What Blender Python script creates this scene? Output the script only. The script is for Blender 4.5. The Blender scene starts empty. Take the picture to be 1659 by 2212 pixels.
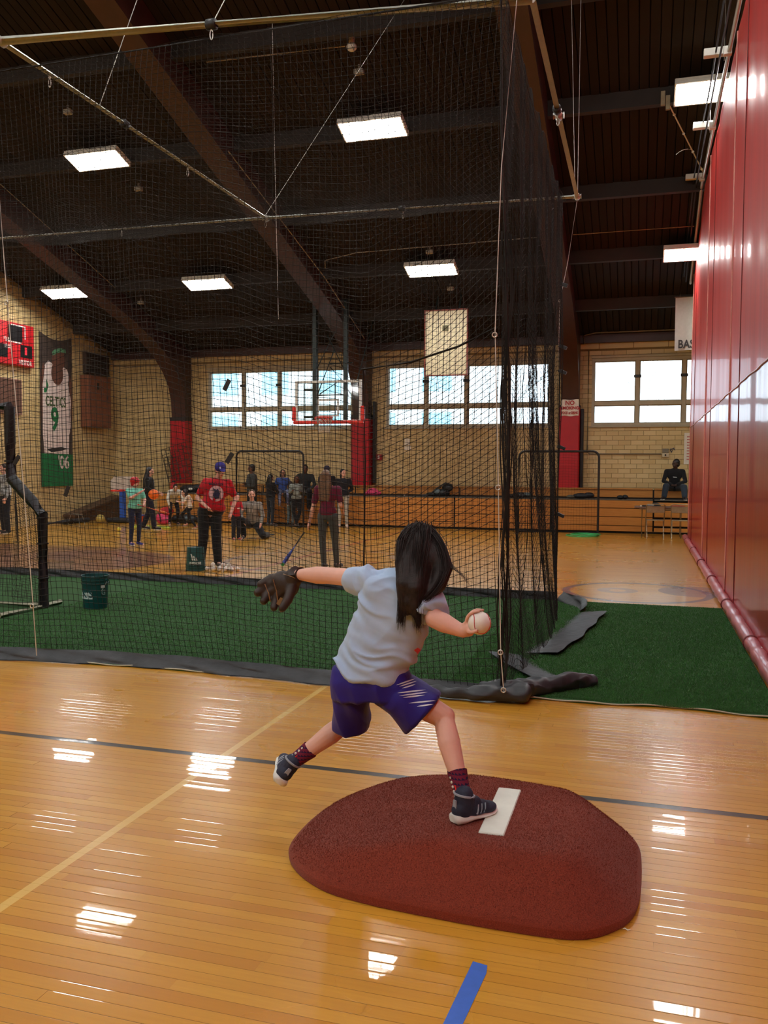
import bpy, math, random
import numpy as np
from mathutils import Vector, Matrix, noise
SC = bpy.context.scene
C = SC.collection
random.seed(7); RNG = np.random.default_rng(7)
PI = math.pi

# ---------------------------------------------------------------- camera
FPX, CX, CY, EYE = 1860.0, 829.5, 1106.0, 1.65          # focal length and centre for 1659 x 2212, eye height in metres
YAW, PIT, ROL = math.radians(16.7), math.radians(2.92), math.radians(0.3)
c_f = Vector((-math.sin(YAW)*math.cos(PIT), math.cos(YAW)*math.cos(PIT), -math.sin(PIT)))
c_r0 = Vector((math.cos(YAW), math.sin(YAW), 0)); c_u0 = c_r0.cross(c_f)
c_r = c_r0*math.cos(ROL) + c_u0*math.sin(ROL); c_u = c_u0*math.cos(ROL) - c_r0*math.sin(ROL)
EYEP = Vector((0, 0, EYE))
cam_data = bpy.data.cameras.new('camera'); cam = bpy.data.objects.new('camera', cam_data); C.objects.link(cam)
cam_data.sensor_fit = 'HORIZONTAL'; cam_data.sensor_width = 36.0; cam_data.lens = 36.0*FPX/1659.0
cam_data.clip_start = 0.05; cam_data.clip_end = 500
M = Matrix((c_r, c_u, -c_f)).transposed().to_4x4(); M.translation = EYEP; cam.matrix_world = M
SC.camera = cam

# ---------------------------------------------------------------- daylight outside (bright overcast sky), exposure
wd = bpy.data.worlds.new('overcast_sky'); SC.world = wd; wd.use_nodes = True
wn = wd.node_tree.nodes['Background']; wn.inputs[0].default_value = (0.76, 0.88, 1.0, 1); wn.inputs[1].default_value = 5.0
SC.view_settings.view_transform = 'Standard'; SC.view_settings.look = 'None'
SC.view_settings.exposure = 0.0; SC.view_settings.gamma = 1.0; SC.view_settings.use_curve_mapping = False
cy = SC.cycles
cy.max_bounces = 6; cy.diffuse_bounces = 3; cy.glossy_bounces = 3; cy.transmission_bounces = 4; cy.transparent_max_bounces = 12
cy.caustics_reflective = False; cy.caustics_refractive = False; cy.sample_clamp_indirect = 4.0
cy.use_denoising = True; cy.use_light_tree = True
LAMP_STRENGTH = 60.0                                      # emission of each ceiling fixture's diffuser

# ---------------------------------------------------------------- pixel helpers: a pixel of the photograph to a point of the gym
def ray(x, y): return c_f + c_r*((x-CX)/FPX) - c_u*((y-CY)/FPX)
def gz(x, y, z=0.0): d = ray(x, y); return EYEP + d*((z-EYE)/d.z)
def gy(x, y, Y): d = ray(x, y); return EYEP + d*(Y/d.y)
def gx(x, y, X): d = ray(x, y); return EYEP + d*(X/d.x)

# ---------------------------------------------------------------- materials
MATS = {}
def srgb(r, g, b):
    f = lambda c: (c/255/12.92) if c/255 <= 0.04045 else ((c/255+0.055)/1.055)**2.4
    return (f(r), f(g), f(b), 1.0)
class NT:
    def __init__(s, name):
        s.m = bpy.data.materials.new(name); s.m.use_nodes = True; s.t = s.m.node_tree; s.t.nodes.clear()
        s.out = s.t.nodes.new('ShaderNodeOutputMaterial')
    def n(s, kind, **kw):
        nd = s.t.nodes.new(kind)
        for k, v in kw.items():
            if k[0] == 'i' and k[1:].isdigit(): nd.inputs[int(k[1:])].default_value = v
            else: setattr(nd, k, v)
        return nd
    def l(s, a, b): s.t.links.new(a, b)
    def val(s, x, sock):
        if hasattr(x, 'is_output'): s.l(x, sock)
        else: sock.default_value = x
    def math(s, op, a, b=0.0, clamp=False):
        nd = s.n('ShaderNodeMath', operation=op, use_clamp=clamp); s.val(a, nd.inputs[0]); s.val(b, nd.inputs[1]); return nd.outputs[0]
    def mix(s, f, a, b, blend='MIX'):
        nd = s.n('ShaderNodeMix', data_type='RGBA', blend_type=blend); s.val(f, nd.inputs[0]); s.val(a, nd.inputs[6]); s.val(b, nd.inputs[7]); return nd.outputs[2]
    def ramp(s, f, stops):
        nd = s.n('ShaderNodeValToRGB'); s.val(f, nd.inputs[0]); e = nd.color_ramp.elements
        while len(e) < len(stops): e.new(0.5)
        for k, (p, c) in enumerate(stops): e[k].position = p; e[k].color = c
        return nd.outputs[0]
    def noise(s, scale=5, detail=2, rough=.5, vec=None, w=None):
        nd = s.n('ShaderNodeTexNoise'); nd.inputs['Scale'].default_value = scale; nd.inputs['Detail'].default_value = detail; nd.inputs['Roughness'].default_value = rough
        if vec is not None: s.l(vec, nd.inputs['Vector'])
        return nd.outputs[0]
    def coord(s, which='Object', scale=None):
        o = s.n('ShaderNodeTexCoord').outputs[which]
        if scale:
            mp = s.n('ShaderNodeMapping'); mp.inputs['Scale'].default_value = scale; s.l(o, mp.inputs[0]); o = mp.outputs[0]
        return o
    def pos(s):
        return s.n('ShaderNodeNewGeometry').outputs['Position']
    def xyz(s, v):
        nd = s.n('ShaderNodeSeparateXYZ'); s.l(v, nd.inputs[0]); return nd.outputs
    def vec(s, x, y, z):
        nd = s.n('ShaderNodeCombineXYZ')
        for k, a in enumerate((x, y, z)): s.val(a, nd.inputs[k])
        return nd.outputs[0]
    def bsdf(s, col, rough=.5, metal=0.0, spec=.5, coat=0.0, normal=None, sheen=0.0):
        b = s.n('ShaderNodeBsdfPrincipled'); s.val(col, b.inputs['Base Color']); s.val(rough, b.inputs['Roughness']); s.val(metal, b.inputs['Metallic'])
        b.inputs['Specular IOR Level'].default_value = spec; b.inputs['Coat Weight'].default_value = coat; b.inputs['Coat Roughness'].default_value = .08
        b.inputs['Sheen Weight'].default_value = sheen
        if normal is not None: s.l(normal, b.inputs['Normal'])
        s.l(b.outputs[0], s.out.inputs[0]); s.b = b; return b
    def bump(s, h, strength=.3, dist=.01):
        nd = s.n('ShaderNodeBump'); nd.inputs['Strength'].default_value = strength; nd.inputs['Distance'].default_value = dist; s.l(h, nd.inputs['Height']); return nd.outputs[0]
def plain(name, rgb, rough=.5, metal=0.0, spec=.5, var=.12, scale=14, bump=0.0, bscale=80, sheen=0.0, coat=0.0):
    """a plain procedural material: the colour with a slight mottling, and fine relief if asked"""
    if name in MATS: return MATS[name]
    t = NT(name); c = srgb(*rgb)
    nz = t.noise(scale, 3, .6, t.coord())
    lo = tuple(x*(1-var) for x in c[:3])+(1,); hi = tuple(min(1, x*(1+var)) for x in c[:3])+(1,)
    col = t.ramp(nz, [(.3, lo), (.7, hi)])
    nrm = t.bump(t.noise(bscale, 3, .6, t.coord()), bump, .004) if bump else None
    t.bsdf(col, rough, metal, spec, coat, nrm, sheen); MATS[name] = t.m; return t.m

# ---------------------------------------------------------------- mesh helpers
def frame_of(d):
    d = d.normalized(); a = Vector((0, 0, 1)) if abs(d.z) < .95 else Vector((1, 0, 0))
    x = d.cross(a).normalized(); return x, x.cross(d).normalized()
class MB:
    """collects boxes, tubes, lathes and slabs; build() links them as ONE mesh object"""
    def __init__(s): s.v = []; s.f = []; s.mi = []; s.cur = 0
    def add(s, vs, fs):
        o = len(s.v); s.v += [tuple(p) for p in vs]; s.f += [tuple(i+o for i in f) for f in fs]; s.mi += [s.cur]*len(fs); return s
    def box(s, lo, hi, mat=None):
        x0, y0, z0 = lo; x1, y1, z1 = hi
        vs = [Vector(p) for p in ((x0,y0,z0),(x1,y0,z0),(x1,y1,z0),(x0,y1,z0),(x0,y0,z1),(x1,y0,z1),(x1,y1,z1),(x0,y1,z1))]
        if mat is not None: vs = [mat @ p for p in vs]
        return s.add(vs, [(0,3,2,1),(4,5,6,7),(0,1,5,4),(1,2,6,5),(2,3,7,6),(3,0,4,7)])
    def cbox(s, lo, hi, c=.004, mat=None):
        """box with chamfered edges"""
        lo = Vector(lo); hi = Vector(hi); m = (lo+hi)/2; h = (hi-lo)/2; vs = []; idx = {}
        for sx in (-1,1):
            for sy in (-1,1):
                for sz in (-1,1):
                    for a in range(3):
                        p = [h[0]-c, h[1]-c, h[2]-c]; p[a] = h[a]
                        idx[(sx,sy,sz,a)] = len(vs); q = Vector((m[0]+sx*p[0], m[1]+sy*p[1], m[2]+sz*p[2])); vs.append(mat @ q if mat is not None else q)
        fs = []
        for a in range(3):
            for sg in (-1,1):
                b, d = [k for k in range(3) if k != a]; ring = []
                for sb, sd in ((-1,-1),(1,-1),(1,1),(-1,1)):
                    k = [0,0,0]; k[a]=sg; k[b]=sb; k[d]=sd; ring.append(idx[(k[0],k[1],k[2],a)])
                fl = (sg > 0) ^ (a == 1); fs.append(tuple(ring if fl else ring[::-1]))
        for a in range(3):
            b, d = [k for k in range(3) if k != a]
            for sb in (-1,1):
                for sd in (-1,1):
                    q = []
                    for sa, ax in ((-1,b),(-1,d),(1,d),(1,b)):
                        k = [0,0,0]; k[a]=sa; k[b]=sb; k[d]=sd; q.append(idx[(k[0],k[1],k[2],ax)])
                    fl = (sb*sd > 0) ^ (a == 1); fs.append(tuple(q[::-1] if fl else q))
        for sx in (-1,1):
            for sy in (-1,1):
                for sz in (-1,1):
                    q = [idx[(sx,sy,sz,a)] for a in range(3)]; fs.append(tuple(q if sx*sy*sz > 0 else q[::-1]))
        return s.add(vs, fs)
    def tube(s, pts, r, n=8, cap=True, flat=None):
        pts = [Vector(p) for p in pts]; N = len(pts); rr = r if isinstance(r, (list, tuple)) else [r]*N
        vs = []; fs = []; px = None
        for k, p in enumerate(pts):
            d = (pts[min(k+1, N-1)]-pts[max(k-1, 0)]); d = d.normalized() if d.length > 1e-9 else Vector((0,0,1))
            if px is None: x, y = frame_of(d)
            else: x = (px-d*px.dot(d)).normalized(); y = d.cross(x)
            px = x
            for j in range(n):
                a = 2*PI*j/n; vs.append(p+(x*math.cos(a)+y*math.sin(a)*(flat or 1))*rr[k])
        for k in range(N-1):
            for j in range(n):
                a = k*n+j; b = k*n+(j+1)%n; fs.append((a, b, b+n, a+n))
        if cap: fs.append(tuple(range(n))[::-1]); fs.append(tuple((N-1)*n+j for j in range(n)))
        return s.add(vs, fs)
    def lathe(s, prof, n=24, mat=None, closed=False):
        """profile of (radius, height) turned about z"""
        vs = []; fs = []
        for r, z in prof:
            for j in range(n):
                a = 2*PI*j/n; p = Vector((r*math.cos(a), r*math.sin(a), z)); vs.append(mat @ p if mat is not None else p)
        for k in range(len(prof)-1):
            for j in range(n):
                a = k*n+j; b = k*n+(j+1)%n; fs.append((a, b, b+n, a+n))
        if not closed: fs.append(tuple(range(n))[::-1]); fs.append(tuple((len(prof)-1)*n+j for j in range(n)))
        return s.add(vs, fs)
    def ball(s, c, r, n=12, m=8, mat=None):
        r = Vector(r) if not isinstance(r, (int, float)) else Vector((r, r, r)); c = Vector(c); vs = [Vector((0,0,-1))]; fs = []
        for k in range(1, m):
            t = -PI/2+PI*k/m
            for j in range(n): vs.append(Vector((math.cos(t)*math.cos(2*PI*j/n), math.cos(t)*math.sin(2*PI*j/n), math.sin(t))))
        vs.append(Vector((0,0,1)))
        for j in range(n): fs.append((0, 1+(j+1)%n, 1+j))
        for k in range(m-2):
            for j in range(n): a = 1+k*n+j; b = 1+k*n+(j+1)%n; fs.append((a, b, b+n, a+n))
        o = 1+(m-2)*n
        for j in range(n): fs.append((o+j, o+(j+1)%n, len(vs)-1))
        out = []
        for p in vs:
            q = Vector((p.x*r.x, p.y*r.y, p.z*r.z)); out.append((mat @ q if mat is not None else q)+c)
        return s.add(out, fs)
    def prism(s, poly, to3, d):
        """outline (list of 2-tuples) put in space by to3(a, b) and thickened by vector d"""
        d = Vector(d); a = [Vector(to3(*p)) for p in poly]; n = len(a)
        fs = [tuple(range(n))[::-1], tuple(n+k for k in range(n))]+[(k, (k+1)%n, n+(k+1)%n, n+k) for k in range(n)]
        return s.add(a+[p+d for p in a], fs)
    def grid(s, P):
        """P: list of rows of points"""
        nv = len(P[0]); vs = [p for row in P for p in row]; fs = []
        for i in range(len(P)-1):
            for j in range(nv-1): a = i*nv+j; fs.append((a, a+1, a+nv+1, a+nv))
        return s.add(vs, fs)
    def build(s, name, mat, parent=None, smooth=None, **props):
        me = bpy.data.meshes.new(name); me.from_pydata(s.v, [], s.f)
        for m in (mat if isinstance(mat, (list, tuple)) else [mat]): me.materials.append(m)
        if any(s.mi): me.polygons.foreach_set('material_index', s.mi)
        if smooth is not None:
            me.polygons.foreach_set('use_smooth', [True]*len(me.polygons))
            if smooth < 179: me.set_sharp_from_angle(angle=math.radians(smooth))
        me.update(); return obj(name, me, parent, **props)
def obj(name, me, parent=None, **props):
    o = bpy.data.objects.new(name, me); C.objects.link(o)
    if parent is not None: o.parent = parent
    for k, v in props.items(): o[k] = v
    return o
def thing(name, label, cat, loc=(0,0,0), rz=0.0, group=None):
    o = bpy.data.objects.new(name, None); C.objects.link(o); o.location = loc; o.rotation_euler = (0,0,rz); o.empty_display_size = .1
    return tag(o, label, cat, group)
def tag(o, label=None, cat=None, group=None, kind=None):
    if label: o['label'] = label
    if cat: o['category'] = cat
    if group: o['group'] = group
    if kind: o['kind'] = kind
    return o
def copy_tree(o, parent=None):
    c = o.copy(); C.objects.link(c); c.parent = parent
    for ch in list(o.children): copy_tree(ch, c)
    return c
def raw_mesh(name, V, F, mat, parent=None, smooth=False, **props):
    """fast mesh from numpy arrays: V (n,3), F (m,k)"""
    me = bpy.data.meshes.new(name); n, k = F.shape
    me.vertices.add(len(V)); me.vertices.foreach_set('co', V.astype(np.float32).ravel())
    me.loops.add(n*k); me.loops.foreach_set('vertex_index', F.astype(np.int32).ravel())
    me.polygons.add(n); me.polygons.foreach_set('loop_start', np.arange(0, n*k, k, dtype=np.int32)); me.polygons.foreach_set('loop_total', np.full(n, k, dtype=np.int32))
    if smooth: me.polygons.foreach_set('use_smooth', np.ones(n, dtype=bool))
    me.update(calc_edges=True); me.materials.append(mat); return obj(name, me, parent, **props)
FONT = None
def text_mesh(s, size, to3, mat, parent, name='lettering', depth=.002, bold=0.0, sx=1.0, align='CENTER'):
    """lettering as thin raised geometry; to3 maps (x, y, z) of the text plane into place"""
    cu = bpy.data.curves.new('lettering', 'FONT'); cu.body = s; cu.size = size; cu.align_x = align; cu.align_y = 'CENTER'; cu.extrude = depth; cu.offset = bold; cu.resolution_u = 3
    o = bpy.data.objects.new('lettering', cu); C.objects.link(o)
    dg = bpy.context.evaluated_depsgraph_get(); me = bpy.data.meshes.new_from_object(o.evaluated_get(dg)); bpy.data.objects.remove(o)
    for v in me.vertices: v.co = Vector(to3(v.co.x*sx, v.co.y, v.co.z))
    me.materials.clear(); me.materials.append(mat); return obj(name, me, parent)
def apply_mods(o):
    dg = bpy.context.evaluated_depsgraph_get(); me = bpy.data.meshes.new_from_object(o.evaluated_get(dg)); old = o.data
    o.modifiers.clear(); o.data = me; bpy.data.meshes.remove(old); return o
# ================================================================ THE ROOM
XL, XR, YB, YF = -16.5, 13.0, 24.4, -8.0        # left wall, right wall, back wall, wall behind the camera
EAVE, SL, RIDGE = 5.2, 0.31, 8.0                # eave height, roof slope, ridge at Y = 8
RZ = EAVE+SL*(YB-RIDGE)
def roof_z(y): return EAVE+SL*(YB-y) if y > RIDGE else RZ-SL*(RIDGE-y)

# ---- materials of the room
def mat_floor():
    t = NT('varnished_maple_strips'); p = t.pos(); x, y, z = t.xyz(p)
    at = t.n('ShaderNodeAttribute', attribute_name='tint'); tr, tg, tb = t.xyz(at.outputs['Vector'])
    base = t.ramp(tr, [(0, srgb(196, 134, 40)), (.2, srgb(206, 148, 46)), (.8, srgb(212, 155, 51)), (1, srgb(220, 166, 62))])
    gv = t.vec(t.math('ADD', t.math('MULTIPLY', x, 1.6), t.math('MULTIPLY', tg, 37.0)), t.math('MULTIPLY', y, 38.0), tb)
    grain = t.noise(2.2, 5, .65, gv)
    base = t.mix(t.math('MULTIPLY', t.math('SUBTRACT', grain, .35), .8, True), base, srgb(184, 122, 40))
    wv = t.vec(t.math('MULTIPLY', x, .7), t.math('MULTIPLY', y, 1.0), 0.0)
    base = t.mix(t.math('MULTIPLY', t.math('SUBTRACT', t.noise(1.1, 3, .6, wv), .45), .8, True), base, srgb(192, 130, 46))
    # seams between the strips
    fr = t.math('FRACT', t.math('DIVIDE', y, .057)); e = t.math('MINIMUM', fr, t.math('SUBTRACT', 1.0, fr))
    seam = t.math('LESS_THAN', e, .018)
    base = t.mix(t.math('MULTIPLY', seam, .7), base, srgb(84, 46, 16))
    def band(c, u0, w): return t.math('LESS_THAN', t.math('ABSOLUTE', t.math('SUBTRACT', c, u0)), w)
    def paint(base, mask, col, wear=.0):
        if wear:
            mask = t.math('MULTIPLY', mask, t.math('ADD', 1-wear, t.math('MULTIPLY', t.noise(3.0, 4, .7, wv), wear), True))
        return t.mix(mask, base, col)
    def disc(cx_, cy_, r): 
        return t.math('SQRT', t.math('ADD', t.math('POWER', t.math('SUBTRACT', x, cx_), 2.0), t.math('POWER', t.math('SUBTRACT', y, cy_), 2.0))), r
    base = paint(base, band(y, 4.365, .027), srgb(12, 11, 11), .1)                                   # black boundary line
    base = paint(base, t.math('MULTIPLY', band(x, -2.268, .022), t.math('LESS_THAN', y, 6.3)), srgb(228, 190, 104), .25)      # yellow line
    d, r = disc(-9.6, 12.9, 1.75); base = paint(base, t.math('MULTIPLY', t.math('LESS_THAN', d, r), .88), srgb(104, 50, 60), .15)   # faded maroon circle
    base = paint(base, t.math('MULTIPLY', t.math('MULTIPLY', band(x, -12.0, 2.2), band(y, 14.1, 1.1)), .8), srgb(104, 50, 60), .2)
    d, r = disc(-.05, 12.0, .93); base = paint(base, t.math('MULTIPLY', t.math('LESS_THAN', t.math('ABSOLUTE', t.math('SUBTRACT', d, r)), .05), .9), srgb(52, 66, 84), .2)
    d, r = disc(-.3, 12.1, .26); base = paint(base, t.math('MULTIPLY', t.math('LESS_THAN', t.math('ABSOLUTE', t.math('SUBTRACT', d, .19)), .08), .55), srgb(70, 88, 110), .3)
    d, r = disc(.75, 12.3, .52); base = paint(base, t.math('MULTIPLY', t.math('LESS_THAN', d, r), .6), srgb(70, 50, 96), .3)
    d, r = disc(-5.3, 14.3, 1.8); base = paint(base, t.math('MULTIPLY', t.math('LESS_THAN', t.math('ABSOLUTE', t.math('SUBTRACT', d, r)), .05), .6), srgb(60, 90, 130), .3)
    d, r = disc(-3.9, 15.4, .6); base = paint(base, t.math('MULTIPLY', t.math('LESS_THAN', d, r), .4), srgb(80, 110, 150), .3)
    base = paint(base, t.math('MULTIPLY', band(x, -6.0, .04), t.math('GREATER_THAN', y, 11.0)), srgb(180, 60, 50), .4)
    # every strip lies at a slightly different tilt under the varnish: its reflections break up along the strips
    nz1 = t.noise(1.0, 2, .5, t.vec(t.math('MULTIPLY', x, 1.3), t.math('MULTIPLY', y, 17.5), tg))
    tilt = t.math('ADD', t.math('MULTIPLY', t.math('SUBTRACT', tb, .5), .016), t.math('MULTIPLY', t.math('SUBTRACT', nz1, .5), .030))
    tx = t.math('MULTIPLY', t.math('SUBTRACT', t.noise(1.0, 2, .5, t.vec(t.math('MULTIPLY', x, 3.0), t.math('MULTIPLY', y, 9.0), tb)), .5), .012)
    edge = t.math('MULTIPLY', t.math('MULTIPLY', t.math('SUBTRACT', fr, .5), t.math('GREATER_THAN', t.math('ABSOLUTE', t.math('SUBTRACT', fr, .5)), .42)), .10)
    nv = t.n('ShaderNodeVectorMath', operation='NORMALIZE'); t.l(t.vec(tx, t.math('ADD', tilt, edge), 1.0), nv.inputs[0])
    rough = t.math('ADD', .10, t.math('MULTIPLY', t.noise(.9, 3, .6, wv), .08))
    b = t.bsdf(base, t.math('ADD', rough, .14), 0, .5, .5, nv.outputs[0]); b.inputs['Coat Roughness'].default_value = .03; t.l(nv.outputs[0], b.inputs['Coat Normal'])
    return t.m
M_FLOOR = mat_floor()
def mat_block():
    t = NT('glazed_tan_block'); at = t.n('ShaderNodeAttribute', attribute_name='tint'); tr, tg, tb = t.xyz(at.outputs['Vector'])
    base = t.ramp(tr, [(0, srgb(196, 172, 120)), (.5, srgb(206, 184, 132)), (1, srgb(214, 194, 144))])
    base = t.mix(t.math('MULTIPLY', t.math('SUBTRACT', t.noise(1.3, 4, .6, t.pos()), .42), .7, True), base, srgb(172, 146, 102))
    t.bsdf(base, .42, 0, .4, 0, t.bump(t.noise(60, 3, .6, t.pos()), .12, .002)); return t.m
M_BLOCK = mat_block()
M_MORTAR = plain('mortar', (128, 106, 68), .9, var=.1)
def mat_roofdeck():
    t = NT('dark_stained_deck'); at = t.n('ShaderNodeObjectInfo').outputs['Random']
    c = t.ramp(at, [(0, srgb(34, 27, 23)), (.5, srgb(39, 30, 25)), (1, srgb(46, 34, 28))])
    g = t.noise(3, 4, .6, t.coord('Object', (18, .8, 1))); c = t.mix(t.math('MULTIPLY', g, .5), c, srgb(28, 21, 18)); t.bsdf(c, .75, 0, .2); return t.m
M_DECK = mat_roofdeck()
M_BEAM = plain('dark_brown_glulam', (62, 34, 28), .42, var=.15, scale=4, spec=.45)
M_PURLIN = plain('stained_purlin', (42, 35, 31), .75, var=.15, scale=3)
M_STEEL = plain('galvanised_steel', (206, 204, 194), .36, .55, var=.08, scale=30)
M_PAD = plain('red_vinyl_pad', (176, 18, 34), .38, var=.08, scale=3, spec=.5)
M_BLACK = plain('black_paint', (26, 26, 28), .45, var=.15)
M_WINFRAME = plain('putty_window_frame', (176, 166, 140), .5, var=.08, scale=4)
M_CONDUIT = plain('painted_conduit', (120, 112, 96), .5, var=.1)
M_WHITE = plain('white_paint', (226, 224, 214), .5, var=.05)
def mat_glass():
    t = NT('window_glass'); fr = t.n('ShaderNodeFresnel'); fr.inputs[0].default_value = 1.45
    a = t.n('ShaderNodeBsdfTransparent'); a.inputs[0].default_value = (.94, .97, .97, 1); g = t.n('ShaderNodeBsdfGlossy'); g.inputs['Roughness'].default_value = .03
    m = t.n('ShaderNodeMixShader'); t.l(fr.outputs[0], m.inputs[0]); t.l(a.outputs[0], m.inputs[1]); t.l(g.outputs[0], m.inputs[2]); t.l(m.outputs[0], t.out.inputs[0]); return t.m
M_GLASS = mat_glass()
def mat_lamp():
    t = NT('lit_diffuser'); e = t.n('ShaderNodeEmission'); e.inputs[0].default_value = (1.0, .985, .945, 1); e.inputs[1].default_value = LAMP_STRENGTH
    t.l(e.outputs[0], t.out.inputs[0]); return t.m
M_LAMP = mat_lamp()

def tint_attr(me, per_face):
    a = me.attributes.new('tint', 'FLOAT_VECTOR', 'FACE'); a.data.foreach_set('vector', np.asarray(per_face, dtype=np.float32).ravel())

# ---- floor: strips laid along X. The nearest 300 or so are boards of their own, the rest one joined mesh
floor_bm = MB().box((XL, YF, -.12), (XR, YB+.3, -.02)); floor = floor_bm.build('floor', plain('subfloor', (70, 52, 34), .8), kind='structure')
W = .057
qv = []; tints = []; near = []
r0, r1 = int(YF/W), int(YB/W)
for r in range(r0, r1):
    x = XL-RNG.random()*2.0; y0 = r*W; rr = RNG.random
    while x < XR:
        L = .55+1.6*RNG.random()**1.3; x1 = min(x+L, XR); xa = max(x, XL)
        if x1 > XL+.01:
            tt = (RNG.random(), RNG.random(), RNG.random())
            yc = y0+W/2
            dy = yc*math.cos(YAW)
            visible = (yc > 2.25 and yc < 5.4 and x1 > -yc*.80 and xa < yc*.16+.05)
            if visible and len(near) < 300: near.append((xa, x1, y0, tt))
            else: qv.append((xa, x1, y0)); tints.append(tt)
        x = x1 if x1 >= XR else x+L
Q = np.array(qv); n = len(Q); V = np.zeros((n, 4, 3)); V[:,0,0]=V[:,3,0]=Q[:,0]; V[:,1,0]=V[:,2,0]=Q[:,1]-.0015; V[:,0,1]=V[:,1,1]=Q[:,2]; V[:,2,1]=V[:,3,1]=Q[:,2]+W-.0008
fo = raw_mesh('strip_boards', V.reshape(-1,3), np.arange(n*4).reshape(-1,4), M_FLOOR, floor, kind='stuff'); tint_attr(fo.data, tints)
for xa, x1, y0, tt in near:
    b = MB(); e = .0007; t_ = .0012; H = 0.0
    x1 -= .0008; ya = y0+.0004; yb = y0+W-.0004
    b.add([(xa,ya,-.019),(x1,ya,-.019),(x1,yb,-.019),(xa,yb,-.019),(xa,ya,-t_),(x1,ya,-t_),(x1,yb,-t_),(xa,yb,-t_),(xa+e,ya+e,H),(x1-e,ya+e,H),(x1-e,yb-e,H),(xa+e,yb-e,H)],
          [(0,3,2,1),(0,1,5,4),(1,2,6,5),(2,3,7,6),(3,0,4,7),(4,5,9,8),(5,6,10,9),(6,7,11,10),(7,4,8,11),(8,9,10,11)])
    o = b.build('floorboard', M_FLOOR, floor); tint_attr(o.data, [tt]*10)

# ---- back wall: mortar core with openings, blocks standing proud of it
BAYS = [(-13.1, -8.3), (-7.27, -2.5), (-1.38, 3.4), (4.6, 9.4)]; WZ0, WZ1 = 2.85, 4.65
wall_back = MB()
xs = [XL]+[v for b in BAYS for v in b]+[XR]
for k in range(0, len(xs), 2): wall_back.box((xs[k], YB, 0), (xs[k+1], YB+.3, EAVE+.35))
for a, b in BAYS: wall_back.box((a, YB, 0), (b, YB+.3, WZ0)); wall_back.box((a, YB, WZ1), (b, YB+.3, EAVE+.35))
wall_back = wall_back.build('wall_back', M_MORTAR, kind='structure')
BH, BL = .1285, .325
def blocks(axis, pos, u0, u1, ztop, holes, single=None, limit=300, mat=M_BLOCK, parent=None, sgn=-1):
    """running-bond blocks on a wall; those for which single(u,z) holds become objects of their own"""
    joined = []; tn = []; own = []
    for r in range(int(8.6/BH)):
        z0 = r*BH; z1 = z0+BH-.006; off = (r % 2)*BL/2; k0 = int((u0-off)//BL)
        for k in range(k0, int((u1-off)//BL)+1):
            a = max(k*BL+off, u0); b = min(k*BL+off+BL-.006, u1)
            if b-a < .03: continue
            if z1 > ztop((a+b)/2): 
                continue
            segs = [(a, b)]
            for h0, h1, hz0, hz1 in holes:
                if z1 > hz0 and z0 < hz1:
                    ns = []
                    for s0, s1 in segs:
                        if s1 <= h0 or s0 >= h1: ns.append((s0, s1)); continue
                        if s0 < h0-.03: ns.append((s0, h0))
                        if s1 > h1+.03: ns.append((h1, s1))
                    segs = ns
            for s0, s1 in segs:
                tt = (RNG.random(), RNG.random(), RNG.random())
                if single and single((s0+s1)/2, z0) and len(own) < limit: own.append((s0, s1, z0, z1, tt))
                else: joined.append((s0, s1, z0, z1)); tn += [tt]*5
    def geo(b, s0, s1, z0, z1):
        c = .004; d0, d1 = pos, pos+sgn*.007
        pt = (lambda u, d, z: (u, d, z)) if axis == 'x' else (lambda u, d, z: (d, u, z))
        vs = [pt(s0,d0,z0),pt(s1,d0,z0),pt(s1,d0,z1),pt(s0,d0,z1),pt(s0+c,d1,z0+c),pt(s1-c,d1,z0+c),pt(s1-c,d1,z1-c),pt(s0+c,d1,z1-c)]
        b.add(vs, [(4,5,6,7),(0,1,5,4),(1,2,6,5),(2,3,7,6),(3,0,4,7)])
    b = MB()
    for q in joined: geo(b, *q)
    o = b.build('blockwork', mat, parent, kind='stuff'); tint_attr(o.data, tn)
    for s0, s1, z0, z1, tt in own:
        b = MB(); geo(b, s0, s1, z0, z1); o = b.build('block', mat, parent); tint_attr(o.data, [tt]*5)
holes_b = [(a, b, WZ0-.02, WZ1+.02) for a, b in BAYS]
blocks('x', YB, XL, XR, lambda u: 4.93, holes_b, lambda u, z: (-3.3 < u < 1.6) and z > 1.05, 300, parent=wall_back)
# smooth lintel slabs between window head and eave
for k in range(30):
    a = XL+k*.9
    if a > 3: break
    b = MB().cbox((a, YB-.006, 4.935), (a+.885, YB+.01, EAVE+.1), .004); o = b.build('lintel_slab', M_BLOCK, wall_back); tint_attr(o.data, [(.3+.3*RNG.random(), 0, 0)]*len(o.data.polygons))

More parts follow.
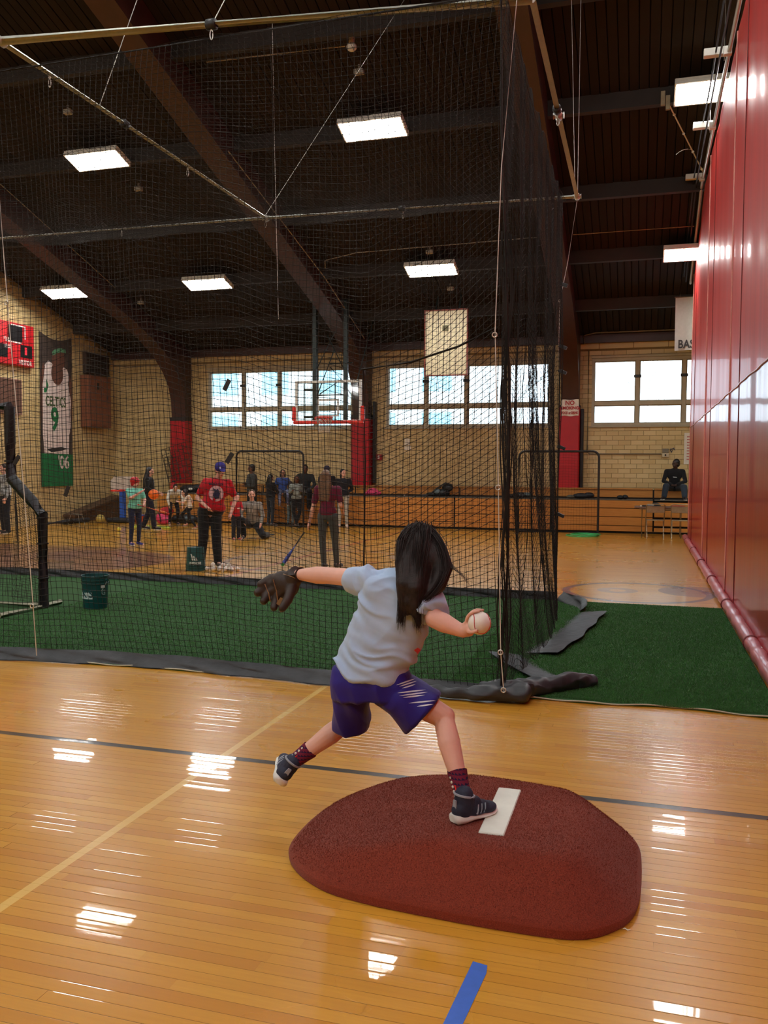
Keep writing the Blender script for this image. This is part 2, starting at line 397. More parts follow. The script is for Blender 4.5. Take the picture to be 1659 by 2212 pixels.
# ---- windows of the back wall (two rows, four columns each)
for wi, (a, b) in enumerate(BAYS[:3]):
    w = thing('window_%d' % (wi+1), None, None, ((a+b)/2, YB+.1, WZ0)); w['kind'] = 'structure'
    hw = (b-a)/2; Hh = WZ1-WZ0; cw = 2*hw/4; f = .055
    fr = MB()
    for s in (-1, 1): fr.cbox((s*hw-f*(s>0)-.01, -.11, -.03), (s*hw+f*(s<0)+.01, .05, Hh+.03), .006)
    fr.cbox((-hw, -.105, Hh-f), (hw, .05, Hh+.03), .006); fr.cbox((-hw, -.105, -.03), (hw, .05, f), .006)
    fr.build('window_frame', M_WINFRAME, w)
    MB().cbox((-hw-.06, -.16, -.06), (hw+.06, -.06, -.03), .005).build('window_sill', M_WINFRAME, w)
    MB().cbox((-hw-.03, -.15, Hh+.03), (hw+.03, -.08, Hh+.09), .005).build('blind_rail', M_WINFRAME, w)
    zm = .60
    for k in range(1, 4): MB().cbox((-hw+k*cw-.05, -.09, f), (-hw+k*cw+.05, .04, Hh-f), .006).build('mullion', M_WINFRAME, w)
    for k in range(4):
        x0, x1 = -hw+k*cw+(f if k == 0 else .05), -hw+(k+1)*cw-(f if k == 3 else .05)
        MB().cbox((x0, -.085, zm-.055), (x1, .035, zm+.055), .006).build('transom', M_WINFRAME, w)
        MB().box((x0, -.012, f), (x1, -.006, zm-.055)).build('pane', M_GLASS, w)
        MB().box((x0, -.012, zm+.055), (x1, -.006, Hh-f)).build('pane', M_GLASS, w)
        sh = MB(); 
        for (za, zb) in ((f, zm-.055), (zm+.055, Hh-f)):
            for q in ((x0, x0+.025, za, zb), (x1-.025, x1, za, zb), (x0+.025, x1-.025, za, za+.025), (x0+.025, x1-.025, zb-.025, zb)): sh.box((q[0], -.03, q[2]), (q[1], .012, q[3]))
        sh.build('sash', M_WINFRAME, w)
        if k in (0, 1, 2): MB().cbox((x1-.045, -.10, 1.28), (x1+.145, -.075, 1.36), .005).build('latch', M_BLACK, w)

# ---- left wall, right wall, front wall behind the camera
def gable(x0, x1, name, z=0.0):
    b = MB(); b.prism([(YF, 0), (YB+.3, 0), (YB+.3, EAVE+.1), (RIDGE, RZ+.2), (YF, roof_z(YF)+.2)], lambda y, z: (x0, y, z), (x1-x0, 0, 0)); return b.build(name, M_MORTAR, kind='structure')
wall_left = gable(XL-.3, XL, 'wall_left')
blocks('y', XL, 10.0, YB-.01, lambda u: roof_z(u)-.02, [], None, parent=wall_left, sgn=1)
wall_right = gable(XR, XR+.3, 'wall_right')
wall_front = MB().box((XL-.3, YF-.3, 0), (XR+.3, YF, roof_z(YF)+.4)).build('wall_front', plain('tan_wall_paint', (196, 168, 108), .6), kind='structure')

# ---- ceiling: roof deck boards running up the slope, purlins, glulam arches
ceiling = MB()
ceiling.prism([(YB+.35, EAVE-SL*.35+.12), (RIDGE, RZ+.12), (YF-.3, roof_z(YF-.3)+.12), (YF-.3, roof_z(YF-.3)+.3), (RIDGE, RZ+.35), (YB+.35, EAVE+.3)], lambda y, z: (XL-.3, y, z), (XR-XL+.6, 0, 0))
ceiling = ceiling.build('ceiling', M_DECK, kind='structure')
deck = None; dw = .16; kx = 0; x = XL
Lr = math.hypot(YB-RIDGE, RZ-EAVE)
bd = MB().cbox((0, 0, 0), (dw-.012, YB+.02-RIDGE, .05), .006)
bd.v = [(p[0], RIDGE+p[1], p[2]+roof_z(RIDGE+p[1])+.055) for p in bd.v]
while x < 1.5:
    if deck is None: deck = bd.build('deck_board', M_DECK, ceiling)
    else: o = deck.copy(); C.objects.link(o); deck_l = o
    (deck if kx == 0 else deck_l).location = (x, 0, -.012*((kx*7) % 3)/3); x += dw; kx += 1
# purlins along X
for k, y in enumerate([22.4, 20.2, 17.9, 15.5, 13.2, 10.9]):
    z = roof_z(y)
    b = MB(); b.prism([(y-.07, -.20+z), (y+.07, -.20+z), (y+.07, z+.06-SL*.07), (y-.07, z+.06+SL*.07)], lambda yy, zz: (XL, yy, zz), (XR-XL, 0, 0))
    b.build('purlin', M_PURLIN, ceiling)
MB().box((XL, YB-.16, EAVE-.12), (XR, YB, EAVE+.1)).build('eave_beam', M_BEAM, ceiling)
# arches
AX = [-13.92, -7.94, -1.94, 4.06, 10.06]
def arch_profile():
    ins = [(24.02, 0), (24.02, 3.2), (23.98, 3.7), (23.82, 4.15), (23.5, 4.55), (23.0, 4.95), (22.2, 5.36), (21.2, 5.72)]
    ins += [(RIDGE, RZ-.62)]; mir = [(2*RIDGE-y, z) for y, z in ins[:-1]][::-1]
    outs = [(24.38, 0), (24.38, EAVE+.06), (RIDGE, RZ+.04)]; mo = [(2*RIDGE-y, z) for y, z in outs[:-1]][::-1]
    return ins+mir, outs+mo
def arch(x, i):
    ins, outs = arch_profile(); b = MB(); w2 = .24 if i != 2 else .235
    # build as side strips between soffit and back so the outline stays exact
    def at(lst, t): return lst[t]
    back = [(24.38, 0), (24.38, 3.2), (24.38, 3.7), (24.38, 4.15), (24.38, 4.6), (24.38, EAVE+.06), (23.0, roof_z(23.0)+.04), (21.2, roof_z(21.2)+.04), (RIDGE, RZ+.04)]
    back += [(2*RIDGE-y, z) for y, z in back[:-1]][::-1]
    n = len(ins); vs = []
    for s in (-w2, w2):
        for y, z in ins: vs.append((x+s, max(y, YF+.02), z))
        for y, z in back: vs.append((x+s, max(y, YF+.01), z))
    fs = []
    for k in range(n-1):
        a, b2 = k, n+k
        fs += [(a, a+1, b2+1, b2), (2*n+a+1, 2*n+a, 2*n+b2, 2*n+b2+1), (a+1, a, 2*n+a, 2*n+a+1), (b2, b2+1, 2*n+b2+1, 2*n+b2)]
    b.add(vs, fs)
    o = b.build('arch_beam', M_BEAM, None, smooth=20, kind='structure'); o.name = 'trim_%d' % (i+1)
    if i < 3:
        p = MB().cbox((x-w2-.03, 23.95, 1.10), (x+w2+.03, 24.39, 3.10 if i != 2 else 3.35), .02); p.build('column_pad', M_PAD, o)
        MB().cbox((x-w2-.035, 23.945, 3.08 if i != 2 else 3.33), (x+w2+.035, 24.39, 3.2 if i != 2 else 3.4), .01).build('clamp_band', M_BLACK, o)
    return o
for i, x in enumerate(AX): arch(x, i)
for x in (-7.62,): MB().cbox((x-.0, 24.2, 1.2), (x+.07, 24.385, 3.6), .01).build('trim_6', M_BLACK, kind='structure')
MB().cbox((-1.66, 24.2, 1.12), (-1.58, 24.385, 3.3), .01).build('trim_7', M_BLACK, kind='structure')

# ---- ceiling lamps: troffers lying on the roof slope
def make_lamp():
    t = thing('ceiling_lamp', 'x', 'lamp')
    h = MB(); Lx, Ly = .60, .27; T = .05
    h.cbox((-Lx, -Ly, .0), (Lx, Ly, .06), .01)
    for q in ((-Lx, -Ly, Lx, -Ly+.03), (-Lx, Ly-.03, Lx, Ly), (-Lx, -Ly+.03, -Lx+.03, Ly-.03), (Lx-.03, -Ly+.03, Lx, Ly-.03)): h.box((q[0], q[1], -T), (q[2], q[3], .0))
    h.build('housing', M_WHITE, t)
    MB().box((-Lx+.03, -Ly+.03, -T-.004), (Lx-.03, Ly-.03, -T+.004)).build('diffuser', M_LAMP, t)
    return t
lamp0 = make_lamp(); first = True
cols = [(-16.0, 0), (-10.80, 0), (-4.90, 0), (.80, 0), (6.8, 0), (12.0, 0)]
rows = [15.5, 20.25, 10.6, 5.6, .8, -3.8]
LL = {(0,1): 'far row, leftmost beside the gable wall', (1,1): 'far row, left of the glass backboard', (2,1): 'far row, above the upturned backboard', (3,1): 'lower right, half hidden behind the red divider',
      (1,0): 'upper left behind the slanting pipe', (2,0): 'the largest one, above the middle of the net', (3,0): 'upper right, touching the red divider'}
for ri, y in enumerate(rows):
    for ci, (x, _) in enumerate(cols):
        if (ci, ri) == (0, 0): continue
        xx = {(0,1): -15.25, (1,1): -10.92, (2,1): -4.95, (3,1): .93, (3,0): .97}.get((ci, ri), x)
        if ri == 0: yy = 15.52
        else: yy = y
        L = lamp0 if first else copy_tree(lamp0); first = False
        sg = -1 if yy > RIDGE else 1
        drop = .31
        L.location = (xx*.975 if xx < 0 else xx, yy-.42, roof_z(yy-.42)-drop); L.rotation_euler = (math.atan(SL)*sg, 0, 0)
        L['group'] = 'ceiling lamps'; L['label'] = 'lit white ceiling light, '+LL[(ci, ri)] if (ci, ri) in LL else 'lit white ceiling light outside the picture, behind the viewer or divider'
# ================================================================ RED DIVIDER
def mat_vinyl(name, rgb, rough, coat, stripe=.0):
    t = NT(name); y = t.xyz(t.pos())[1]; z = t.xyz(t.pos())[2]
    st = t.noise(1.0, 3, .6, t.vec(t.math('MULTIPLY', y, 5.0), 0.0, t.math('MULTIPLY', z, .25)))
    c = srgb(*rgb); col = t.ramp(st, [(.3, tuple(v*.82 for v in c[:3])+(1,)), (.7, c)])
    nrm = t.bump(t.noise(1.0, 3, .5, t.vec(t.math('MULTIPLY', y, 6.0), 0.0, t.math('MULTIPLY', z, .35))), .3, .008)
    t.bsdf(col, rough, 0, .5, coat, nrm); return t.m
M_RED_UP = mat_vinyl('red_coated_fabric', (222, 62, 58), .42, .1)
M_RED_LO = mat_vinyl('red_glossy_vinyl', (184, 38, 44), .36, .35)
M_SEAM = plain('pale_weld_seam', (222, 150, 140), .35, var=.1)
M_HEM = plain('pink_red_hem_vinyl', (196, 104, 112), .33, var=.2, scale=6, bump=.3, bscale=14, coat=.3)
DX, DY0, DY1, DSPLIT = 1.03, -3.0, 21.35, 2.62
div = thing('divider_curtain', 'tall red vinyl gym divider curtain with rolled hem on the right', 'divider', (DX, 9.0, 0))
def dtop(y): return min(7.06, roof_z(y)-.22) if y > RIDGE else 7.06
def dpt(y, z, d=0.0): 
    w = .006*math.sin(y*2.9+z*.4)+.004*math.sin(y*7.3-z*.7)
    return (w*min(1, z)+d, y-9.0, z)
ys = [DY0+(DY1-DY0)*k/160 for k in range(161)]
for nm, za, zb, m in (('upper_panel', lambda y: DSPLIT, dtop, M_RED_UP), ('lower_panel', lambda y: .10, lambda y: DSPLIT, M_RED_LO)):
    b = MB(); nz = 18
    for d, flip in ((0, 0), (.012, 1)):
        P = [[dpt(y, za(y)+(zb(y)-za(y))*j/nz, d) for j in range(nz+1)] for y in ys]
        b.grid(P if flip else P[::-1])
    b.build(nm, m, div, smooth=60)
b = MB(); b.tube([dpt(y, DSPLIT, -.006) for y in ys], .009, 5); b.build('weld_seam', M_SEAM, div, smooth=60)
for sy in (20.9, 16.1, 11.7, 7.4, 3.0):
    b = MB(); pts = [dpt(sy, .1+(dtop(sy)-.1)*j/30, -.004) for j in range(31)]
    b.tube(pts, .011, 4); b.build('weld_seam', M_SEAM, div, smooth=60)
    b = MB(); pts = [dpt(sy-1.1, .1+(dtop(sy-1.1)-.1)*j/30, -.003) for j in range(31)]
    b.tube(pts, .006, 4); b.build('pocket_seam', plain('dark_red_stitching', (110, 20, 22), .5), div, smooth=60)
b = MB(); r = [.062+.006*math.sin(k*1.7)+.004*math.sin(k*4.1) for k in range(161)]
b.tube([(-.05, y-9.0, .068) for y in ys], r, 14); b.build('hem_roll', M_HEM, div, smooth=60)
for k in range(9):
    y = 20.2-k*2.35
    if y > DY0: MB().lathe([(.066, -.02), (.074, -.015), (.074, .015), (.066, .02)], 16, Matrix.Translation((-.05, y-9.0, .068)) @ Matrix.Rotation(PI/2, 4, 'X')).build('hem_strap', plain('dark_red_strap', (120, 40, 44), .5), div, smooth=40)
b = MB(); b.tube([(-.06, y-9.0, dtop(y)+.03) for y in ys], .028, 8); b.build('top_rail', M_STEEL, div, smooth=60)
b = MB(); b.tube([(-.16, y-9.0, dtop(y)+.06+.02*math.sin(y)) for y in ys], .014, 6); b.tube([(-.21, y-9.0, dtop(y)+.16+.05*math.sin(y*1.3)) for y in ys], .012, 6)
b.build('power_cable', M_BLACK, div, smooth=60)
for k in range(7):
    y = 20.2-k*2.55
    if y < 5: break
    z = dtop(y)+.0
    MB().cbox((-.36, y-9.0-.05, z+.10), (-.06, y-9.0+.05, z+.20), .006).build('hanger_box', M_WHITE, div)
    b = MB(); b.tube([(-.10, y-9.0, z+.03), (-.10, y-9.0, roof_z(y)-.02)], .006, 6); b.build('hanger_rod', M_STEEL, div, smooth=60)
    b = MB(); b.cbox((-.13, y-9.0-.30, z-.02), (-.03, y-9.0-.22, z+.09), .006); b.build('rail_clamp', M_WHITE, div)

# brace and small fittings on the roof slope
p0 = Vector((.26, 15.41, 7.80)); p1 = Vector((.98, 17.36, 7.16))
t = thing('diagonal_brace', 'thin pale conduit slanting from ceiling bracket to the divider rail', 'conduit', p0)
b = MB(); b.tube([(0,0,0), p1-p0], .012, 6); b.build('conduit', M_WHITE, t, smooth=60)
for k in range(4): 
    q = (p1-p0)*(.18+.25*k); MB().ball(q, .025, 8, 6).build('clip', M_WHITE, t, smooth=60)
for dx, dz in ((-.06, .03), (.02, -.05)): MB().cbox((dx-.035, -.03, dz-.11), (dx+.035, .03, dz+.12), .005).build('bracket_plate', plain('aged_white_bracket', (170, 160, 130), .6), t)
q0 = Vector((.7, 16.6, 7.45)); b = MB(); b.tube([Vector((.55-.05*k, -.1*k*.5, -.02*k*k*.3)) for k in range(6)], .006, 5); 
o = b.build('loose_cable', M_WHITE, None, smooth=60); o.location = (.15, 16.5, 7.33); tag(o, 'short loose white cable drooping beside the diagonal brace', 'cable')
def conduit(pts, r, label, m=M_CONDUIT):
    c0 = Vector(pts[0]); b = MB(); b.tube([Vector(p)-c0 for p in pts], r, 6); o = b.build('ceiling_conduit', m, None, smooth=60); o.location = c0; return tag(o, label, 'conduit')
M_WIREP = plain('pale_wire', (150, 142, 124), .5)
conduit([(-4.75, 13.51, 8.47), (-5.92, 13.47, 8.48), (-7.2, 13.42, 8.49)], .012, 'thin conduit on the ceiling running left from the round sensor', M_WIREP)
conduit([(-1.54, 19.22, 6.70), (.92, 19.23, 6.70)], .012, 'thin conduit under the ceiling between right arch and divider', M_WIREP)
conduit([(-7.5, 19.9, 6.49), (-7.35, 19.5, 6.58), (-6.5, 19.3, 6.66), (-2.3, 19.23, 6.70)], .010, 'thin conduit bending round above the far middle lamp', M_WIREP)
conduit([(-13.45, 15.78, 7.75), (-13.55, 20.3, 6.36)], .010, 'thin wire running down the ceiling beside the leftmost arch', M_WIREP)
conduit([(-7.6, 15.0, 7.6), (-7.55, 20.0, 6.3), (-7.6, 23.3, 5.3)], .012, 'pale wire following the middle arch down to the wall', M_WIREP)
conduit([(-1.60, 24.2, 5.05), (-1.62, 24.2, 5.28), (-1.3, 24.12, 5.33), (.98, 24.12, 5.33)], .022, 'grey conduit along the eave over the right window')
conduit([(-12.1, 24.12, 5.36), (-8.53, 24.12, 5.34)], .018, 'grey conduit along the eave over the left window')
conduit([(-7.39, 24.12, 5.36), (-2.25, 24.12, 5.36)], .018, 'grey conduit along the eave over the middle window')
conduit([(-1.48, 24.34, 4.9), (-1.48, 24.34, 2.12), (-1.42, 24.34, 2.07), (.46, 24.34, 2.07)], .014, 'grey conduit dropping beside the right column and running to the switch box')
def fitting(name, loc, label, cat, build): 
    t = thing(name, label, cat, loc); build(t); return t
def sensor(t):
    MB().ball((0,0,0), (.085,.085,.07), 14, 8).build('globe', M_WHITE, t, smooth=60); MB().lathe([(.05,.04),(.05,.14)], 12).build('mount', M_WHITE, t, smooth=40)
fitting('round_sensor', (-4.64, 13.51, 8.44), 'small round white sensor on the ceiling at the end of a conduit', 'sensor', sensor)
def sbox(t): MB().cbox((-.08,-.05,-.04),(.08,.05,.04),.008).build('cover', plain('dusty_white_box', (150,146,134), .6), t); MB().lathe([(.02,.03),(.02,.12)], 8).build('mount', M_CONDUIT, t)
for loc, lb in (((-4.66, 13.95, 8.24), 'small white box on the ceiling just below the round sensor'), ((-4.74, 19.3, 6.56), 'small white box on the ceiling above the far middle lamp'),
                ((-4.6, 20.9, 6.05), 'small pale box hanging just below the far middle lamp'), ((-13.2, 20.82, 6.12), 'small pale box on the ceiling right of the leftmost far lamp'),
                ((-10.35, 13.95, 8.22), 'small dim box on the ceiling above the upper left lamp'), ((-10.3, 16.2, 7.5), 'small pale box hanging below the upper left lamp')):
    fitting('ceiling_box', loc, lb, 'box', sbox)

# ================================================================ BATTING CAGE: pipe frame, nets, cords
CXL, CXR, CYF, CYB, CZ = -4.85, -.83, 5.72, 10.78, 4.95
pf = thing('hanging_pipe_frame', 'suspended galvanised pipe frame over the batting cage', 'frame', (CXL, CYF, CZ))
PO = Vector((CXL, CYF, CZ))
def pipe(a, c, r=.024, name='pipe'): b = MB(); b.tube([Vector(a)-PO, Vector(c)-PO], r, 10); return b.build(name, M_STEEL, pf, smooth=50)
pipe((CXL, CYF, CZ), (CXR+.02, CYF+.55, CZ), .033); pipe((CXL, CYF, CZ), (CXL, CYB-.12, CZ), .022); pipe((-9.6, CYB-.26, CZ), (CXL, CYB-.14, CZ), .021); pipe((CXL, CYB-.14, CZ), (CXR, CYB+.06, CZ), .021)
pipe((CXR+.02, CYF+.55, CZ), (CXR+.0, CYB+.06, CZ), .024)
for p in ((CXL, CYF, CZ), (CXL, CYB-.13, CZ), (CXR, CYB+.06, CZ), (CXR+.01, 8.35, CZ)):
    q = Vector(p)-PO; b = MB(); b.lathe([(.03,-.05),(.036,-.045),(.036,.045),(.03,.05)], 10, Matrix.Translation(q) @ Matrix.Rotation(PI/2, 4, 'X')); b.tube([q+Vector((-.05,0,0)), q+Vector((.05,0,0))], .03, 10)
    b.build('pipe_coupling', M_STEEL, pf, smooth=50)
def hook(q):
    b = MB(); b.tube([q+Vector((.012*math.cos(a), 0, -.075+.035*math.sin(a))) for a in [2*PI*k/12 for k in range(13)]], .004, 5, cap=False); b.ball(q+Vector((0,0,-.03)), .012, 6, 5); return b.build('snap_hook', M_STEEL, pf, smooth=60)
for p in ((-3.15, 5.95, CZ), (CXL, 8.6, CZ), (CXL, 6.3, CZ), (-7.0, CYB-.2, CZ), (CXL-.02, CYB-.1, CZ), (-3.0, CYB, CZ), (CXR+.01, 8.3, CZ)): hook(Vector(p)-PO)
for p in ((-3.15, 5.95, CZ), (-3.0, CYB-.05, CZ), (CXR+.01, 8.2, CZ), (CXL, 7.4, CZ)):
    q = Vector(p)-PO; b = MB(); b.lathe([(.034,-.04),(.04,-.035),(.04,.035),(.034,.04)], 10, Matrix.Translation(q) @ Matrix.Rotation(PI/2, 4, 'Y' if p[1] in (5.95, CYB-.05) else 'X')); b.build('rubber_sleeve', M_BLACK, pf, smooth=50)

def mat_twine():
    t = NT('tarred_black_twine'); c = t.ramp(t.noise(3, 2, .5, t.pos()), [(.35, srgb(22, 20, 18)), (.7, srgb(42, 38, 34))]); t.bsdf(c, .7, 0, .3); return t.m
M_TWINE = mat_twine()
def net_mesh(name, P, r, parent, knots=True, kr=2.6, **props):
    """P: (nu, nv, 3) grid of knots -> strands as three-sided tubes, knots as little octahedra"""
    nu, nv, _ = P.shape; Vs = []; Fs = []; o = 0
    def run(Q):
        nonlocal o
        a, n, _ = Q.shape
        d = np.gradient(Q, axis=1); d /= np.linalg.norm(d, axis=2, keepdims=True)+1e-9
        up = np.where(np.abs(d[..., 2:3]) > .9, np.array([1., 0, 0]), np.array([0, 0, 1.])); x = np.cross(d, up); x /= np.linalg.norm(x, axis=2, keepdims=True)+1e-9; y = np.cross(d, x)
        ring = np.stack([Q+r*(x*math.cos(t)+y*math.sin(t)) for t in (0, 2.0944, 4.18879)], axis=2)
        Vs.append(ring.reshape(-1, 3)); base = (np.arange(a)[:, None]*n+np.arange(n-1)[None, :]).ravel()*3+o
        for j in range(3):
            k = (j+1) % 3; Fs.append(np.stack([base+j, base+k, base+3+k, base+3+j], axis=1))
        o += a*n*3
    run(P); run(P.transpose(1, 0, 2))
    V = np.concatenate(Vs); F = np.concatenate(Fs); ob = raw_mesh(name, V, F, M_TWINE, parent, kind='stuff', **props)
    if knots:
        K = P.reshape(-1, 3); k = r*kr; off = np.array([(k,0,0),(0,k,0),(-k,0,0),(0,-k,0),(0,0,k),(0,0,-k)])
        KV = (K[:, None, :]+off[None]).reshape(-1, 3); b0 = np.arange(len(K))*6
        fs = np.concatenate([np.stack([b0+a, b0+b, b0+c], 1) for a, b, c in ((0,1,4),(1,2,4),(2,3,4),(3,0,4),(1,0,5),(2,1,5),(3,2,5),(0,3,5))])
        raw_mesh('net_knots', KV, fs, M_TWINE, parent, kind='stuff')
    return ob
net = thing('batting_cage_net', 'black knotted batting cage net hanging in sagging folds behind the pitcher', 'net', (-3.0, 8.2, 0))
NO = np.array([-3.0, 8.2, 0.0]); cell = .05
U0, U1 = -8.6, -.93; nu = int((U1-U0)/cell); nv = int(4.85/cell)
u = np.linspace(U0, U1, nu)[:, None]; v = np.linspace(0, 1, nv)[None, :]
A = np.sin(np.pi*np.clip(v, 0, 1))**.7
g = np.interp(u, [-8.6, -6, -4.6, -3.2, -2.4, -1.95, -1.5, -.93], [.05, -.05, .12, -.02, -.22, -.30, -.16, .24])
Z = .06+v*4.80+A*g+.02*np.sin(u*9+v*6)*A+.02*np.sin(u*3.1+v*17)*A
Xn = u+.03*np.sin(v*7+u*2)*A+np.zeros_like(Z)-.06*A*np.exp(-((u+.93)/.5)**2)
Yn = 5.98+(.36*(1-v)**3)*np.exp(-((u+3.6)/2.2)**2)+.10*np.sin(u*2.3+1)*A+.035*np.sin(u*8.0+v*3)*A+np.zeros_like(Z)
Yn += -.12*(v > .93)*0
P = np.stack([Xn, Yn, Z], 2); net_mesh('front_netting', P-NO, .0022, net)
U0, U1 = -9.6, -1.0; nu = int((U1-U0)/cell); u = np.linspace(U0, U1, nu)[:, None]
Z = .08+v*4.80+A*(.10*np.sin(u*1.1+.6)-.05)+.02*np.sin(u*6+v*9)*A; Xn = u+.02*np.sin(v*9)*A+np.zeros_like(Z); Yn = 10.8+.05*np.sin(u*2.0)*A+.03*np.sin(u*7+v*2)*A+np.zeros_like(Z)
P = np.stack([Xn, Yn, Z], 2); net_mesh('back_netting', P-NO, .0020, net)
# roof of the cage
nw = int((10.75-5.9)/cell); u = np.linspace(-8.6, -.95, int(7.65/cell))[:, None]; w = np.linspace(5.95, 10.75, nw)[None, :]
Z = 4.86-.30*np.sin(np.pi*(w-5.95)/4.8)*(.55+.45*np.abs(np.sin((u+4.85)*PI/4.0)))+.02*np.sin(u*5+w*3); P = np.stack([u+0*w, w+0*u, Z], 2); net_mesh('roof_netting', P-NO, .0018, net, knots=False)
# end panel, drawn together in folds
nw = 150; w = np.linspace(0, 1, nw)[:, None]; v2 = np.linspace(0, 1, 92)[None, :]
fold = .035*np.sin(w*46+.8*np.sin(v2*4))+.03*np.sin(w*17+v2*5)
Yn = 6.05+(10.72-6.05)*(w+.005*np.sin(w*90)); Zs = .05+4.84*v2-.14*np.abs(np.sin(w*23+.3))*np.sin(np.pi*v2)**.4+.03*np.sin(w*60+v2*12)
Xn = -.97-.03*w+fold*np.clip(np.sin(np.pi*np.clip(v2*1.1, 0, 1)), .15, 1)+.17*np.sin(np.pi*w)*(1-v2)**4
P = np.stack([Xn+0*v2, Yn+0*v2, Zs], 2); net_mesh('end_netting', P-NO, .0018, net, kr=2.2)
# extra gathered strands hanging in bunches along the end panel
b = MB()
for k in range(4):
    wq = RNG.random(); y = 6.05+4.6*wq**1.4; x = -.98+.08*(RNG.random()-.5); pts = []; ph = RNG.random()*9
    zt = 2.2+1.2*RNG.random()
    for j in range(22): z = .02+zt*j/21; pts.append(Vector((x+.03*math.sin(z*3+ph), y+.05*math.sin(z*2.1+ph)+.02*math.sin(z*11+ph), z))-Vector(NO))
    b.tube(pts, .003+.002*RNG.random(), 3, cap=False)
for k in range(7):
    pts = []; ph = RNG.random()*9; y = 6.0+.12*RNG.random(); x = -.95+.05*RNG.random()
    for j in range(22): z = .08+3.2*j/21; pts.append(Vector((x+.02*math.sin(z*5+ph), y+.03*math.sin(z*3+ph), z))-Vector(NO))
    b.tube(pts, .004+.003*RNG.random(), 3, cap=False)
b.build('gathered_cords', M_TWINE, net, kind='stuff')
def rope(pts, r, name='border_rope', m=M_TWINE): b = MB(); b.tube([Vector(p)-Vector(NO) for p in pts], r, 6); return b.build(name, m, net, smooth=60)
rope([(-1.95, 5.96, 2.38), (-1.93, 5.95, 1.7), (-1.94, 5.96, .9), (-1.92, 5.98, .1)], .006)
rope([(-1.96, 5.95, 2.36), (-1.6, 5.95, 2.40), (-1.25, 5.95, 2.50), (-.99, 6.0, 2.63)], .008)
rope([(-1.0, 10.8, z) for z in (.05, 1, 2, 3, 4, 4.9)], .008); rope([(-.94+.05*math.sin(z), 6.02, z) for z in (.05, 1, 2, 3, 4, 4.9)], .008)
rope([(-8.6, 5.99, 4.87), (-4.85, 5.98, 4.86), (-.93, 6.0, 4.88)], .006)
for (x, y, z, a) in ((-3.02, 5.92, 2.27, .5), (-3.0, 5.92, 1.72, .6), (-4.93, 5.92, 1.70, .6), (-4.45, 5.92, 1.45, .4)):
    MB().cbox((-.018, -.004, -.045), (.018, .004, .045), .002, Matrix.Translation(Vector((x, y, z))-Vector(NO)) @ Matrix.Rotation(a, 4, 'Y')).build('net_tag', M_BLACK, net)
for z in (3.15, 2.85, 1.93, 1.1, 3.9):
    MB().cbox((-.01, -.02, -.02), (.09, .02, .02), .003, Matrix.Translation(Vector((-1.0, 10.76, z))-Vector(NO)) @ Matrix.Rotation(.4, 4, 'Y')).build('net_tie', M_BLACK, net)
# weighted skirts along the bottom
def mat_skirt():
    t = NT('grey_black_skirt_vinyl'); c = t.ramp(t.noise(4, 3, .6, t.pos()), [(.3, srgb(44, 47, 51)), (.7, srgb(68, 71, 75))]); t.bsdf(c, .45, 0, .4, 0, t.bump(t.noise(14, 3, .6, t.pos()), .5, .01)); return t.m
M_SKIRT = mat_skirt()
def ribbon(path, name, width, lift, seed=0, m=M_SKIRT):
    """cloth strip lying and standing along a ground path; width: height of cloth, lift(s): lean 0 flat .. 1 upright"""
    rs = np.random.default_rng(seed); pts = [Vector((x, y, 0)) for x, y in path]; dense = []
    for k in range(len(pts)-1):
        n = max(2, int((pts[k+1]-pts[k]).length/.04))
        for j in range(n): dense.append(pts[k].lerp(pts[k+1], j/n))
    dense.append(pts[-1])
    for _ in range(3): dense = [dense[0]]+[(dense[k-1]+dense[k]*2+dense[k+1])/4 for k in range(1, len(dense)-1)]+[dense[-1]]
    rows = []; N = len(dense)
    for k, p in enumerate(dense):
        d = (dense[min(k+1, N-1)]-dense[max(k-1, 0)]).normalized(); s = Vector((-d.y, d.x, 0)); s_ = k/(N-1); w = width(s_) if callable(width) else width; L = lift(s_) if callable(lift) else lift; row = []
        for j in range(9):
            t_ = j/8; ww = w*t_; wob = .012*math.sin(k*.35+j*.9+seed)+.008*noise.noise(Vector((k*.21, j*.5, seed)))*4*.3
            row.append(p+s*(ww*(1-L)+wob)+Vector((0, 0, .012+ww*L+max(0, wob)*.6*math.sin(t_*PI))))
        rows.append(row)
    b = MB(); b.grid(rows); b.grid([[q+Vector((0, 0, -.006)) for q in r] for r in rows][::-1]); b.v = [tuple(Vector(q)-Vector(NO)) for q in b.v]
    return b.build(name, m, net, smooth=70)
ribbon([(-8.6, 5.95), (-5.6, 5.93), (-5.0, 6.02), (-4.3, 6.12), (-3.6, 6.14), (-2.4, 6.06), (-1.6, 6.0), (-1.05, 6.0)], 'front_skirt', .19, .45, 1)
ribbon([(-9.6, 10.80), (-6, 10.82), (-3, 10.82), (-1.0, 10.84)], 'back_skirt', .14, .75, 2)
SKIRT_HEAPS = True
ribbon([(-.40, 6.62), (-.62, 6.90), (-.80, 7.15), (-.98, 7.55)], 'end_skirt_fold', .34, .12, 5)
ribbon([(-1.0, 7.62), (-.86, 8.3), (-.76, 9.2), (-.68, 10.0)][::-1], 'end_skirt', .36, .12, 6)
ribbon([(-.66, 10.02), (-.72, 10.4), (-1.0, 10.80)][::-1], 'end_skirt_corner', .20, .55, 8)
